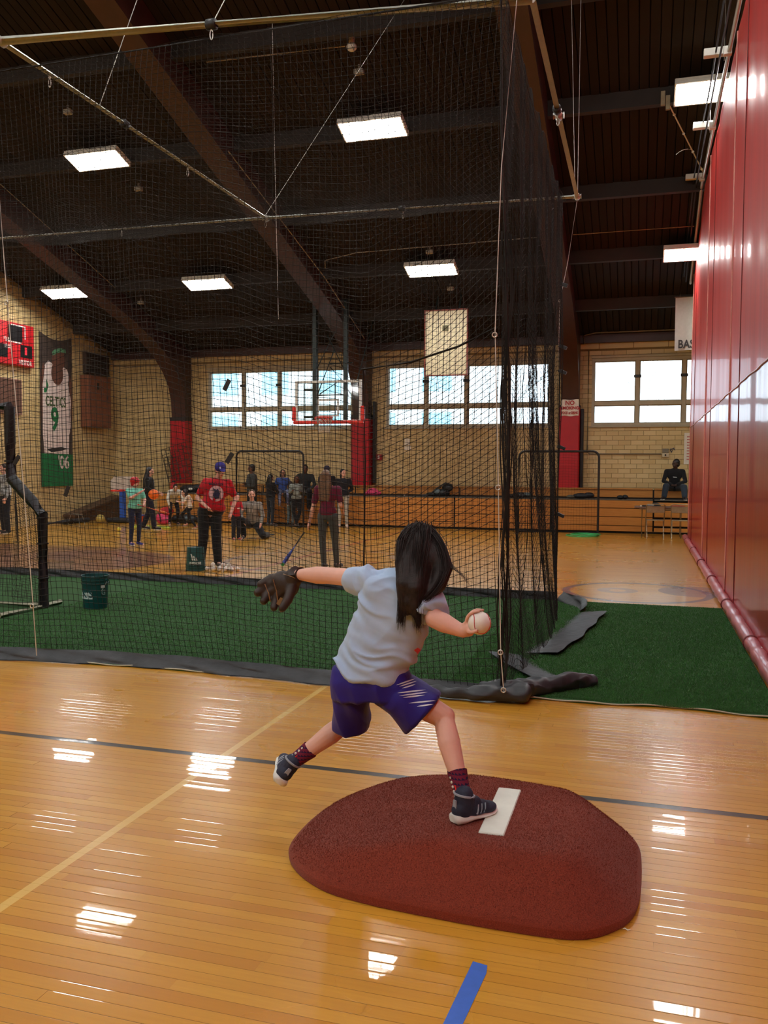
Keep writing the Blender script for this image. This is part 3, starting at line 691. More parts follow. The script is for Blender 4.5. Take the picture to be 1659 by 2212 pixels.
# lift cords with rings
M_CORD = plain('white_nylon_cord', (206, 204, 196), .5, var=.05)
def cord(pts, rings, label, r=.0036, slack=None):
    c0 = Vector(pts[-1]); t = thing('lift_cord', label, 'cord', c0); b = MB(); b.tube([Vector(p)-c0 for p in pts], r, 6); b.build('cord', M_CORD, t, smooth=60)
    for q in rings:
        b = MB(); b.tube([Vector(q)-c0+Vector((.016*math.cos(a), -.004, .016*math.sin(a))) for a in [2*PI*k/12 for k in range(13)]], .005, 6, cap=False); b.build('ring', M_STEEL, t, smooth=60)
cord([(-.89, 6.10, 4.93), (-.96, 5.93, 3.69), (-.985, 5.90, 2.59), (-.95, 5.90, 1.54), (-.92, 5.90, .38), (-.90, 5.93, .10)], [(-.985, 5.89, 2.56), (-.95, 5.89, 1.52), (-.92, 5.89, .38), (-.90, 5.92, .11)], 'taut white cord with rings at the right corner of the net')
cord([(-4.98, 5.80, 4.23), (-4.92, 5.80, 3.31), (-4.85, 5.80, 2.42), (-4.78, 5.82, 1.44), (-4.71, 5.82, .52), (-4.70, 5.84, .11)], [(-4.71, 5.81, .52), (-4.89, 5.79, 2.95)], 'white cord with a ring in front of the black padded screen')
def wire(a, c, label, r=.004):
    c0 = Vector(c); b = MB(); b.tube([Vector(a)-c0, (0,0,0)], r, 5); o = b.build('suspension_wire', M_STEEL, None, smooth=60); o.location = c0; tag(o, label, 'wire')
def rp(x, y, Y=None):
    d = ray(x, y); tt = (EAVE-.02+SL*YB-EYE)/(d.z+SL*d.y); return EYEP+d*tt
wire((-3.05, 9.4, roof_z(9.4)-.02), (-3.15, 5.97, 4.97), 'thin wire rising from the middle of the near pipe to the ceiling')
wire((-3.2, 12.5, roof_z(12.5)-.02), (-4.85, 10.62, 4.97), 'thin wire rising from the pipe tee towards the ceiling')
wire((-4.4, 9.0, roof_z(9.0)-.02), (-4.85, 7.0, 4.97), 'thin wire rising from the left side pipe near the front corner')
wire((-.93, 9.5, roof_z(9.5)-.02), (-.85, 10.8, 4.97), 'thin wire rising left of two from the right back corner of the pipe frame')
wire((-.72, 9.5, roof_z(9.5)-.02), (-.82, 10.8, 4.97), 'thin wire rising right of two from the right back corner of the pipe frame')
cord([(-.83, 10.86, 4.90), (-.93, 10.9, 4.2), (-1.02, 10.9, 3.72), (-1.03, 10.9, 3.0)], [(-1.02, 10.9, 3.72)], 'thin white cord hanging beside the right arch from the frame corner', .004)
cord([(-4.60, 10.3, 7.3), (-4.56, 10.3, 5.3), (-4.54, 10.35, 3.56)], [], 'very thin cord hanging straight down left of the middle', .003)

# ================================================================ TURF
def mat_turf():
    t = NT('green_artificial_turf'); n1 = t.noise(1.6, 4, .6, t.pos()); n2 = t.noise(170, 3, .8, t.pos())
    c = t.ramp(n2, [(.3, srgb(26, 92, 22)), (.5, srgb(48, 128, 38)), (.72, srgb(98, 168, 64))]); c = t.mix(t.math('MULTIPLY', t.math('SUBTRACT', n1, .4), .8, True), c, srgb(36, 104, 32))
    t.bsdf(c, .75, 0, .25, 0, t.bump(n2, .9, .012), .3); return t.m
M_TURF = mat_turf()
turf = thing('turf_strip', 'long strip of green artificial turf under the batting net', 'turf', (-4.0, 8.5, 0))
TX0, TX1 = -12.5, .93; rowsP = []
ny = 60
for k in range(ny+1):
    pass
b = MB(); nx = 170
def tyn(x): return 6.16+.035*math.sin(x*2.2+1)+.02*math.sin(x*6.1)
top = [[(TX0+(TX1-TX0)*i/nx+4.0, (tyn(TX0+(TX1-TX0)*i/nx)+(10.86-tyn(TX0+(TX1-TX0)*i/nx))*j/20)-8.5, .012+.003*noise.noise(Vector((i*.3, j*.9, 0)))) for j in range(21)] for i in range(nx+1)]
b.grid(top[::-1])
b.grid([[ (p[0][0], p[0][1], .001), p[0]] for p in top][::-1]); b.grid([[p[-1], (p[-1][0], p[-1][1], .001)] for p in top][::-1]); b.grid([[ (p[0], p[1], .001), p] for p in top[-1]])
b.build('backing', plain('dark_green_backing', (26, 76, 22), .9), turf)
# short pile: blades as real triangles, thickest where the strip is seen without the net
NBL = 230000; bx = np.where(RNG.random(NBL) < .42, RNG.uniform(-1.4, .92, NBL), RNG.uniform(-6.5, .92, NBL)); by = 6.20+(10.82-6.20)*RNG.random(NBL)**1.5
ang = RNG.random(NBL)*2*PI; hh = .008+.010*RNG.random(NBL); ln = .006*RNG.standard_normal((NBL, 2)); ww = .0028
c_, s_ = np.cos(ang)*ww, np.sin(ang)*ww
BV = np.stack([np.stack([bx+4-c_, by-8.5-s_, np.full(NBL, .011)], 1), np.stack([bx+4+c_, by-8.5+s_, np.full(NBL, .011)], 1), np.stack([bx+4+ln[:,0], by-8.5+ln[:,1], .012+hh], 1)], 1).reshape(-1, 3)
raw_mesh('turf_pile', BV, np.arange(NBL*3).reshape(-1, 3), M_TURF, turf, kind='stuff')
b = MB(); b.tube([(TX0+(TX1-TX0)*i/300+4.0, tyn(TX0+(TX1-TX0)*i/300)-8.5-.004, .012+.004*math.sin(i*.7)) for i in range(301)], .006, 5); b.build('edge_binding', plain('pale_edge_binding', (176, 178, 160), .7), turf, smooth=60)

# ================================================================ PITCHING MOUND, RUBBER, TAPE
def mat_mound():
    t = NT('rust_red_turf'); n2 = t.noise(260, 2, .8, t.pos()); c = t.ramp(n2, [(.25, srgb(94, 38, 26)), (.5, srgb(130, 54, 37)), (.75, srgb(156, 72, 50))])
    c = t.mix(t.math('MULTIPLY', t.math('SUBTRACT', t.noise(2.2, 4, .6, t.pos()), .45), .5, True), c, srgb(108, 42, 34)); t.bsdf(c, .9, 0, .12, 0, t.bump(n2, .7, .004), .15); return t.m
M_MOUND = mat_mound()
mo = thing('pitching_mound', 'portable rust-red turf pitching mound on the wooden floor', 'mound', (-.69, 3.57, 0))
MX0, MX1, MY0, MY1 = -1.42, .07, 2.985, 4.17
outline = [(-1.43, 3.42), (-1.40, 3.28), (-1.30, 3.16), (-1.15, 3.06), (-.95, 3.02), (-.6, 2.995), (-.30, 2.99), (-.18, 3.005), (-.09, 3.07), (-.01, 3.18), (.02, 3.32), (.025, 3.55), (.02, 3.78), (-.03, 3.92), (-.12, 4.04), (-.22, 4.13), (-.6, 4.19), (-1.0, 4.19), (-1.18, 4.14), (-1.30, 4.02), (-1.40, 3.85), (-1.43, 3.65)]
def mound_h(x, y, e):
    pl = .205 if x > -.74 else .205-(.205-.055)*min(1, (-.74-x)/.68)**1.1
    if x > -.12: pl = pl-(x+.12)*.10
    k = .80
    h = .035+k*e; d = .012
    return pl-max(0, 0)-0 if False else -d*math.log(math.exp(-h/d)+math.exp(-pl/d))
ctr = Vector((-.62, 3.58)); nr = 26; N = len(outline)*4; op = []
for k in range(N):
    a = outline[(k//4) % len(outline)]; c = outline[(k//4+1) % len(outline)]; f = (k % 4)/4; op.append(Vector(a).lerp(Vector(c), f))
for _ in range(3): op = [(op[k-1]+op[k]*2+op[(k+1) % N])/4 for k in range(N)]
def edged(p):
    dd = 9
    for k in range(N):
        a, c = op[k], op[(k+1) % N]; ab = c-a; tt = max(0, min(1, (p-a).dot(ab)/ab.length_squared)); dd = min(dd, (p-(a+ab*tt)).length)
    return dd
rows = []
for i in range(nr+1):
    f = i/nr; row = []
    for k in range(N+1):
        q = ctr.lerp(op[k % N], 1-(1-f)**1.0 if i else 0.0); e = edged(q) if i < nr else 0; row.append((q.x+.69, q.y-3.57, mound_h(q.x, q.y, e)))
    rows.append(row)
rows.append([(op[k % N].x*1.0+.69+(op[k % N].x+.62)*.006, op[k % N].y-3.57, .030) for k in range(N+1)]); rows.append([(op[k % N].x+.69, op[k % N].y-3.57, .002) for k in range(N+1)])
b = MB(); b.grid(rows); b.build('turf_cover', M_MOUND, mo, smooth=60)
NB = 90000; px_ = RNG.uniform(-1.43, .07, NB); py_ = RNG.uniform(2.98, 4.19, NB)
# fuzz on the cover (short triangular fibres)
hx = []
GX, GY = 75, 60; Hm = np.zeros((GX+1, GY+1))
for i in range(GX+1):
    for j in range(GY+1):
        p = Vector((-1.43+1.5*i/GX, 2.98+1.21*j/GY)); ins = False
        for k in range(0, N):
            a, c = op[k], op[(k+1) % N]
            if (a.y > p.y) != (c.y > p.y) and p.x < (c.x-a.x)*(p.y-a.y)/(c.y-a.y)+a.x: ins = not ins
        Hm[i, j] = mound_h(p.x, p.y, edged(p)) if ins else -1
gi = np.clip(((px_+1.43)/1.5*GX), 0, GX-1.001); gj = np.clip(((py_-2.98)/1.21*GY), 0, GY-1.001); i0 = gi.astype(int); j0 = gj.astype(int); fi = gi-i0; fj = gj-j0
c00, c10, c01, c11 = Hm[i0, j0], Hm[i0+1, j0], Hm[i0, j0+1], Hm[i0+1, j0+1]; ok = (np.minimum(np.minimum(c00, c10), np.minimum(c01, c11)) > 0)
hz = (c00*(1-fi)*(1-fj)+c10*fi*(1-fj)+c01*(1-fi)*fj+c11*fi*fj)[ok]; px_, py_ = px_[ok], py_[ok]; n_ = len(px_); a = RNG.random(n_)*2*PI; w_ = .0011
ln = .003*RNG.standard_normal((n_, 2)); BV = np.stack([np.stack([px_+.69-np.cos(a)*w_, py_-3.57-np.sin(a)*w_, hz-.001], 1), np.stack([px_+.69+np.cos(a)*w_, py_-3.57+np.sin(a)*w_, hz-.001], 1), np.stack([px_+.69+ln[:,0], py_-3.57+ln[:,1], hz+.004+.002*RNG.random(n_)], 1)], 1).reshape(-1, 3)
raw_mesh('cover_pile', BV, np.arange(n_*3).reshape(-1, 3), M_MOUND, mo, kind='stuff')
rb = MB(); mt = Matrix.Translation((-.546, 3.566, 0)) @ Matrix.Rotation(-.0, 4, 'Z'); rb.cbox((-.051, -.250, .178), (.051, .250, .2125), .004, mt)
rb.v = [(x-.0+.020*(-.3)*0, y, z) for x, y, z in rb.v]
o = rb.build('pitching_rubber', plain('scuffed_white_rubber', (226, 232, 220), .5, var=.06, scale=9), None); tag(o, 'white rectangular pitching rubber set in the red mound', 'plate')
tp = MB()
a0, a1 = Vector((-.487, 2.785, .0)), Vector((-.535, 2.30, .0)); 
tp.add([(-.513, 2.775, .0012), (-.463, 2.765, .0012), (-.458, 2.72, .0018), (-.508, 2.10, .0012), (-.560, 2.10, .0012), (-.535, 2.45, .0012)], [(0, 5, 4, 3, 2, 1)])
tp.add([(-.513, 2.775, .0003), (-.463, 2.765, .0003), (-.458, 2.72, .0003), (-.508, 2.10, .0003), (-.560, 2.10, .0003), (-.535, 2.45, .0003)], [(0, 1, 2, 3, 4, 5)])
for k in range(6): tp.f.append((k, (k+1) % 6, 6+(k+1) % 6, 6+k)); tp.mi.append(0)
o = tp.build('floor_tape', plain('blue_painters_tape', (58, 106, 202), .6, var=.06, scale=20), None); tag(o, 'strip of blue tape on the wooden floor in front of the mound', 'tape')
b = MB(); g0 = gz(1352, 2010)
b.tube([Vector((-.014, 0, .004)), Vector((-.004, .004, .007)), Vector((.006, -.003, .005)), Vector((.016, .002, .006))], [.001, .003, .0025, .001], 5, flat=.5)
o = b.build('paper_scrap', M_WHITE, None, smooth=60); o.location = (g0.x, g0.y, -.001); tag(o, 'tiny white scrap on the floor beside the mound', 'scrap')
# ================================================================ BLEACHERS
def mat_wood(name, a, b_, axis=(1.2, 8, 22), rough=.38):
    t = NT(name); at = t.n('ShaderNodeObjectInfo').outputs['Random']; v = t.coord('Object', axis); g = t.noise(2.2, 5, .65, v)
    c = t.ramp(g, [(.3, srgb(*a)), (.7, srgb(*b_))]); c = t.mix(t.math('MULTIPLY', at, .35), c, srgb(*[int(q*.82) for q in a])); t.bsdf(c, rough, 0, .4); return t.m
M_BLEACH = mat_wood('varnished_bleacher_pine', (186, 120, 52), (212, 150, 76))
M_DARKGAP = plain('dark_bleacher_frame', (30, 26, 24), .8)
M_GREYTOP = plain('grey_ledge_paint', (86, 82, 74), .6)
BX0, BXE = -14.1, 3.4
bl = thing('bleachers', 'closed wooden gym bleachers standing along the back wall', 'bleachers', (-5, 23.0, 0))
MB().box((BX0+5, .06, 0), (BXE+5, .68, .80)).build('understructure', M_DARKGAP, bl)
MB().box((BX0+5, .72, 0), (BXE+5, 1.32, 1.10)).build('rear_understructure', M_DARKGAP, bl)
secs = [BX0, -10.9, -7.98, -4.9, -2.30, .28, 3.4]
zb = [(.055, .19), (.205, .415), (.43, .64), (.655, .845)]
for k in range(len(secs)-1):
    a, c = secs[k]+.02+5, secs[k+1]-.02+5
    for i, (z0, z1) in enumerate(zb):
        if k == 5:  # opened section behind the table: boards set back one behind the other
            MB().cbox((a, .0, z0), (c, .035, z1-.035), .005).build('riser_board', M_BLEACH, bl); continue
        MB().cbox((a, 0, z0), (c, .035, z1), .004).build('riser_board', M_BLEACH, bl)
    MB().cbox((a, 0, .848), (c, .70, .872), .004).build('seat_board', M_GREYTOP, bl)
    MB().cbox((a, .70, .91), (c, .735, 1.115), .004).build('riser_board', M_BLEACH, bl)
    MB().cbox((a, .66, 1.12), (c, 1.33, 1.145), .004).build('seat_board', M_BLEACH, bl)

# ================================================================ BASKETBALL HOOPS
M_RED = plain('red_hoop_paint', (214, 52, 44), .4)
M_GREENBLK = plain('dark_green_steel', (26, 44, 44), .45)
def mat_acrylic():
    t = NT('backboard_glass'); a = t.n('ShaderNodeBsdfTransparent'); a.inputs[0].default_value = (.93, .96, .95, 1); g = t.n('ShaderNodeBsdfGlossy'); g.inputs['Roughness'].default_value = .05
    m = t.n('ShaderNodeMixShader'); m.inputs[0].default_value = .06; t.l(a.outputs[0], m.inputs[1]); t.l(g.outputs[0], m.inputs[2]); t.l(m.outputs[0], t.out.inputs[0]); return t.m
HP = Vector((-7.99, 21.45, 2.86))
hoop = thing('basketball_hoop', 'glass basketball backboard with red padded lower edge hanging on black posts', 'hoop', HP)
hw, hh = .915, 1.07
MB().box((-hw, -.008, 0), (hw, .008, hh)).build('backboard', mat_acrylic(), hoop)
M_ALU = plain('white_backboard_frame', (206, 206, 200), .4)
fr = MB()
for q in ((-hw-.02, -hw+.05, 0, hh+.02), (hw-.05, hw+.02, 0, hh+.02), (-hw+.05, hw-.05, hh-.045, hh+.02), (-hw+.05, hw-.05, .0, .05)): fr.cbox((q[0], -.025, q[2]), (q[1], .03, q[3]), .004)
fr.build('backboard_frame', M_ALU, hoop)
sq = MB()
for q in ((-.305, -.255, .14, .60), (.255, .305, .14, .60), (-.255, .255, .55, .60), (-.255, .255, .14, .19)): sq.box((q[0], -.013, q[2]), (q[1], -.009, q[3]))
sq.build('shooter_square', M_ALU, hoop)
pd = MB(); pd.cbox((-hw-.07, -.05, -.05), (hw+.07, .06, .03), .02); pd.build('edge_pad', M_RED, hoop)
for s in (-1, 1): MB().cbox((s*(hw+.045)-.05, -.05, .031), (s*(hw+.045)+.05, .06, .41), .02).build('corner_pad', M_RED, hoop)
rm = MB(); rc = Vector((.05, -.42, .10)); rm.tube([rc+Vector((.228*math.cos(a), .228*math.sin(a), 0)) for a in [2*PI*k/28 for k in range(29)]], .011, 8, cap=False)
rm.cbox((-.12, -.20, .04), (.14, -.03, .125), .006); rm.cbox((-.35, -.09, .06), (.02, -.03, .13), .006)
for s in (-1, 1): rm.tube([(s*.08, -.05, -.01), (.05+s*.14, -.28, .095)], .009, 6)
rm.build('rim', M_RED, hoop, smooth=50)
nb = MB()
for k in range(12):
    for sg in (-1, 1):
        pts = []
        for j in range(7):
            a = 2*PI*k/12+sg*j*.26; r = .225-.085*(j/6)**.7; pts.append(rc+Vector((r*math.cos(a), r*math.sin(a), -.065*j)))
        nb.tube(pts, .004, 4, cap=False)
nb.build('hoop_net', plain('white_hoop_net', (210, 200, 190), .8), hoop)
ms = MB(); zt = roof_z(21.5)-HP.z-.05
for s in (-1, 1): ms.cbox((.0+s*.435-.055, .10, .02 if s < 0 else -.02), (s*.435+.055, .22, zt), .01)
ms.build('mast', M_GREENBLK, hoop)
br = MB()
def bar(a, c, r=.017): br.tube([a, c], r, 6)
bar((-.38, .16, .72), (.44, .16, .72), .022); bar((-.36, .16, .74), (.1, .18, 1.9)); bar((-.42, .16, 1.35), (.12, .2, 2.4)); bar((.43, .16, 1.3), (-.1, .2, 2.3)); bar((.0, .16, 1.45), (.48, .16, .95)); bar((-.3, .16, .75), (.3, .17, 1.12)); bar((-.02, .16, 1.55), (.62, .17, 1.56), .02)
bar((.44, .16, .62), (.62, .3, .9)); bar((.44, .16, .9), (.66, .3, .6)); bar((.6, .3, .75), (.9, 1.4, 3.2)); bar((-.6, .16, 3.2), (.6, .16, 3.2), .025)
for s in (-1, 1):
    for z in (.14, .86): br.cbox((s*.435-.02 if s > 0 else -.72, .05, z-.03), (.72*0+(.435+.02 if s < 0 else .18)*(-1 if s < 0 else 1) if s < 0 else .45, .10, z+.03), .004)
br.build('brace', M_GREENBLK, hoop, smooth=50)
for s in (-.70, .18): MB().cbox((s-.012, .03, .05), (s+.012, .06, 1.02), .003).build('glass_bracket', M_GREENBLK, hoop)
h2 = thing('folded_backboard', 'upright cream rectangular backboard with brown frame hanging near the ceiling', 'hoop', (-4.81, 21.4, 3.98))
MB().cbox((-.53, -.02, .02), (.53, .02, 1.64), .004).build('backboard', plain('cream_backboard', (222, 212, 176), .5, var=.06, scale=3), h2)
f2 = MB()
for q in ((-.56, -.53, 0, 1.66), (.53, .56, 0, 1.66), (-.53, .53, 0, .03), (-.53, .53, 1.63, 1.66)): f2.cbox((q[0], -.04, q[2]), (q[1], .03, q[3]), .003)
f2.build('backboard_frame', plain('red_brown_frame', (132, 58, 44), .5), h2)
MB().cbox((-.09, -.04, 1.12), (.06, -.019, 1.26), .004).build('mounting_plate', plain('olive_plate', (96, 92, 58), .5), h2)
b = MB()
for s in (-.3, .3): b.tube([(s, .05, 1.5), (s, .35, roof_z(21.75)-3.98+.03)], .025, 6)
b.tube([(-.3, .05, 1.2), (.3, .05, 1.2)], .02, 6); b.build('hanger', M_GREENBLK, h2, smooth=50)

# ================================================================ SIGNS AND WALL FITTINGS
M_PAPER = plain('white_paper', (226, 222, 210), .7, var=.05)
M_REDINK = plain('red_ink', (176, 34, 40), .6)
def wall_text(s, size, cx_, z, y, m, parent, loc, **k):
    return text_mesh(s, size, lambda a, c, d: (cx_-loc[0]+a, y-loc[1]-d, z-loc[2]+c), m, parent, **k)
SL_ = (-1.93, 23.93, 3.31); s = thing('no_smoking_sign', 'white hand-lettered NO SMOKING sign tied on the right column', 'sign', SL_)
b = MB(); P = [[(-.235+.47*i/10, -.004+.012*math.sin(i*1.1+j), -.22+.44*j/6+.01*math.sin(i*.9)*(j in (0, 6))) for j in range(7)] for i in range(11)]; b.grid(P[::-1]); b.grid([[(q[0], q[1]+.006, q[2]) for q in r] for r in P]); b.build('paper', M_PAPER, s)
for tx, sz, dz in (('NO', .17, .125), ('SMOKING', .115, -.01), ('FOOD or DRINK', .095, -.14)):
    text_mesh(tx, sz, lambda a, c, d, dz=dz: (a, -.022-d, dz+c), M_REDINK, s, depth=.002, bold=.004, sx=.92 if len(tx) < 9 else .62)
bn_l = (1.36, 21.62, 5.06); s = thing('hanging_banner', 'white cloth banner with black BAS lettering hanging above the right window', 'banner', bn_l)
b = MB(); P = [[(-.70+1.4*i/24, .03*math.sin(i*.8+j*.2)*(1-j/16), -.60+1.24*j/16) for j in range(17)] for i in range(25)]; b.grid(P[::-1]); b.grid([[(q[0], q[1]+.008, q[2]) for q in r] for r in P]); b.build('cloth', plain('white_banner_cloth', (196, 194, 186), .8, var=.05, sheen=.2), s, smooth=60)
text_mesh('BASKETBALL', .27, lambda a, c, d: (-.63+a, -.035-d, -.47+c), plain('black_print', (40, 36, 36), .6), s, depth=.002, bold=.006, sx=.8, align='LEFT')
text_mesh('BOYS 1986', .16, lambda a, c, d: (-.45+a, -.035-d, .56+c), plain('black_print', (40, 36, 36), .6), s, depth=.002, sx=.8, align='LEFT') if False else None
b = MB(); b.tube([(-.72, 0, .64), (.72, 0, .64)], .015, 6); b.tube([(-.6, 0, .64), (-.6, 0, 1.06)], .004, 5); b.tube([(.6, 0, .64), (.6, 0, 1.06)], .004, 5); b.build('top_rod', M_CONDUIT, s)
s = thing('wall_poster', 'white printed poster on the back wall beside the red divider', 'poster', (1.28, 24.365, 2.21))
MB().cbox((-.24, -.004, -.42), (.24, .004, .42), .001).build('paper', M_PAPER, s)
b = MB()
for k in range(9):
    b.box((-.17, -.006, .30-k*.075), (.19 if k % 3 else .10, -.0045, .33-k*.075))
b.build('printed_lines', plain('faded_red_print', (190, 120, 116), .7), s)
s = thing('switch_box', 'metal electrical switch box at the end of the wall conduit', 'switch box', (.57, 24.33, 2.09))
MB().cbox((-.085, -.04, -.11), (.085, .035, .0), .006).build('lower_box', plain('cream_box', (196, 186, 156), .5), s); MB().cbox((-.08, -.03, .01), (.08, .035, .12), .006).build('upper_box', M_CONDUIT, s)
MB().cbox((-.02, -.055, -.075), (.02, -.039, -.03), .003).build('switch', M_BLACK, s)
s = MB()
for a, c in (((-.05, .04), (-.02, -.06)), ((-.02, -.06), (.03, .06)), ((.03, .06), (.07, .0)), ((-.06, -.03), (.0, .05))): s.tube([(a[0], 0, a[1]), (c[0], 0, c[1])], .011, 6)
o = s.build('wall_mark', plain('blue_tape_mark', (84, 104, 150), .6), None, smooth=60); o.location = (.745, 24.383, 2.17); tag(o, 'small blue zigzag mark on the block wall right of the switch box', 'mark')
s = thing('fire_alarm', 'small red fire alarm box on the wall beside the middle column', 'alarm', (-7.52, 24.36, 1.97)); MB().cbox((-.15, -.05, -.08), (.15, .02, .08), .01).build('box', plain('alarm_red', (150, 30, 34), .5), s); MB().cbox((.02, -.062, -.05), (.08, -.049, .05), .003).build('strobe', M_WHITE, s)
for (x, z, w, h_, lb) in ((-6.62, 2.42, .16, .2, 'small white notice paper on the wall under the middle window, upper one'), (-6.60, 2.24, .2, .12, 'small white notice paper on the wall under the middle window, lower one')):
    o = MB().cbox((-w/2, -.004, -h_/2), (w/2, .004, h_/2), .001).build('notice_paper', M_PAPER); o.location = (x, 24.384, z); tag(o, lb, 'paper')

# left wall: scoreboard, banner, speaker, cabinet
LY = lambda y, z, d=0.0: Vector((XL+.01+d, y, z))
def lwbox(p, y0, y1, z0, z1, d0, d1, o, c=.008): return p.cbox((d0, y0-o[1], z0-o[2]), (d1, y1-o[1], z1-o[2]), c)
o0 = (XL+.02, 18.9, 4.9); s = thing('scoreboard', 'red electronic scoreboard on the left gable wall with VISITOR lettering', 'scoreboard', o0)
M_SBR = plain('scoreboard_red', (190, 26, 34), .45, var=.05); M_SBB = plain('scoreboard_black', (22, 20, 22), .4)
lwbox(MB(), 17.2, 20.38, 4.38, 5.52, 0, .16, o0, .015).build('case', M_SBR, s)
for y0, y1, z0, z1 in ((19.35, 19.9, 5.02, 5.44), (19.82, 20.28, 4.62, 4.96), (18.9, 19.3, 4.55, 4.9), (18.0, 18.6, 4.6, 5.0)): lwbox(MB(), y0, y1, z0, z1, .161, .17, o0, .003).build('display', M_SBB, s)
e = NT('lit_red_digit'); em = e.n('ShaderNodeEmission'); em.inputs[0].default_value = (1, .04, .06, 1); em.inputs[1].default_value = 1.6; e.l(em.outputs[0], e.out.inputs[0])
b = MB(); lwbox(b, 20.02, 20.06, 4.70, 4.90, .171, .176, o0, .002); lwbox(b, 19.98, 20.02, 4.70, 4.90, .171, .176, o0, .002); b.build('lit_digit', e.m, s)
b = MB()
for q in ((19.45, 20.02, 5.44, 5.47), (19.99, 20.02, 5.12, 5.44), (19.25, 19.85, 4.98, 5.01)): lwbox(b, *q, .162, .168, o0, .002)
b.build('white_border', M_WHITE, s)
def ltext(tx, size, y, z, o, m, d=.17, **k): return text_mesh(tx, size, lambda a, c, dd: (d+dd, y-o[1]+a, z-o[2]+c), m, s, **k)
# seen from +X looking toward -X the text runs along +Y
ltext('VISITOR', .17, 20.0, 4.48, o0, M_WHITE, sx=.85, bold=.003); ltext('13:00', .15, 19.32, 4.97-.12, o0, M_WHITE, sx=.8); ltext('FOULS', .11, 19.3, 5.05, o0, M_WHITE, sx=.8)
o0 = (XL+.02, 19.3, 3.5); s = thing('wall_board', 'plain brown board panel on the left wall under the scoreboard', 'board', o0); lwbox(MB(), 18.3, 19.92, 3.10, 3.98, 0, .06, o0).build('panel', plain('brown_board', (104, 72, 58), .6), s)
b = MB()
for q in ((18.3, 19.95, 3.98, 4.02), (19.92, 19.96, 3.08, 3.98), (18.3, 19.95, 3.06, 3.10)): lwbox(b, *q, 0, .075, o0, .004)
b.build('trim_strip', plain('pinkish_brown_trim', (140, 104, 90), .6), s)
o0 = (XL+.03, 21.45, 3.3); s = thing('player_banner', "tall cloth banner of a basketball player in a white jersey numbered 9, '06 below", 'banner', o0)
BY0, BY1, BZ0, BZ1 = 20.76, 22.17, 1.07, 5.48
def bpt(uu, vv, d=0.0): 
    sag = .16*(1-(2*uu-1)**2)*max(0, (vv-.86)/.14)+.0
    return Vector((.03+d, BY0+(BY1-BY0)*uu-o0[1], BZ0+(BZ1-BZ0)*vv-o0[2]-sag))
def patch(poly, m, d, name):
    b = MB(); n = len(poly); vs = [bpt(*p, d) for p in poly]+[bpt(*p, d-.006) for p in poly]; b.add(vs, [tuple(range(n)), tuple(range(n, 2*n))[::-1]]+[(k, n+k, n+(k+1) % n, (k+1) % n) for k in range(n)]); return b.build(name, m, s)
b = MB(); P = [[bpt(i/12, j/40) for j in range(41)] for i in range(13)]; b.grid(P); b.grid([[q+Vector((-.008, 0, 0)) for q in r] for r in P][::-1]); b.build('cloth', plain('banner_dark_crowd', (66, 54, 48), .8, var=.5, scale=3.5), s, smooth=60)
M_JER = plain('banner_jersey_white', (226, 212, 206), .8, var=.06, scale=3); M_SKN = plain('banner_brown_skin', (98, 62, 48), .8, var=.15, scale=4); M_GRN = plain('banner_green', (16, 112, 62), .8, var=.06)
ell = lambda cx_, cy_, rx, ry, n=20: [(cx_+rx*math.cos(2*PI*k/n), cy_+ry*math.sin(2*PI*k/n)) for k in range(n)]
patch([(0.0, .0), (1, 0), (1, .215), (0, .215)], M_GRN, .006, 'green_band')
patch([(.10, .215), (.86, .215), (.88, .34), (.95, .40), (.93, .50), (.97, .60), (.86, .68), (.90, .74), (.84, .78), (.70, .80), (.42, .80), (.24, .82), (.14, .79), (.04, .70), (.06, .5), (.05, .34)], M_JER, .010, 'jersey')
patch([(.0, .42), (.05, .44), (.06, .66), (.14, .78), (.08, .80), (.0, .72)], M_SKN, .012, 'arm'); patch([(.97, .44), (1, .45), (1, .70), (.92, .74), (.88, .66), (.95, .58)], M_SKN, .012, 'arm')
patch(ell(.52, .745, .19, .075), M_SKN, .016, 'neck'); patch(ell(.58, .845, .20, .075), M_SKN, .018, 'face')
patch([(.36, .885), (.44, .915), (.62, .935), (.78, .925), (.80, .895), (.62, .90), (.46, .875), (.38, .858)], plain('banner_headband', (90, 150, 110), .8), .022, 'headband')
patch([(.34, .83), (.37, .80), (.42, .81), (.41, .85), (.36, .86)], M_SKN, .022, 'ear')
patch([(.10, .64), (.17, .64), (.17, .70), (.24, .66), (.20, .63), (.16, .61), (.10, .61)], M_GRN, .014, 'chest_mark')
patch([(.14, .245), (.3, .225), (.62, .235), (.80, .25), (.62, .262), (.3, .25)], plain('banner_dark', (40, 36, 36), .8), .014, 'waist_fold')
def btext(tx, size, uu, vv, m, sx=1.0, bold=0.0):
    c0 = bpt(uu, vv); return text_mesh(tx, size, lambda a, c, d: (c0.x+.016+d, c0.y+a, c0.z+c), m, s, depth=.002, bold=bold, sx=sx)
btext('CELTICS', .40, .46, .555, plain('banner_olive_letters', (70, 92, 50), .8), .62, .008); btext('9', .92, .42, .435, M_GRN, .75, .03); btext("'06", .52, .68, .155, M_JER, .85, .012)
o0 = (XL+.02, 23.4, 4.85); s = thing('wall_speaker', 'dark brown square speaker box high on the left wall', 'speaker', o0); lwbox(MB(), 22.75, 23.98, 4.50, 5.16, 0, .12, o0).build('case', plain('dark_brown_case', (62, 46, 36), .6), s)
lwbox(MB(), 22.80, 23.93, 4.54, 5.12, .121, .13, o0, .003).build('grille', plain('dark_grille_cloth', (46, 36, 30), .9), s)
o0 = (XL+.02, 23.3, 3.6); s = thing('wall_cabinet', 'reddish brown wooden cabinet on the left wall under the speaker', 'cabinet', o0)
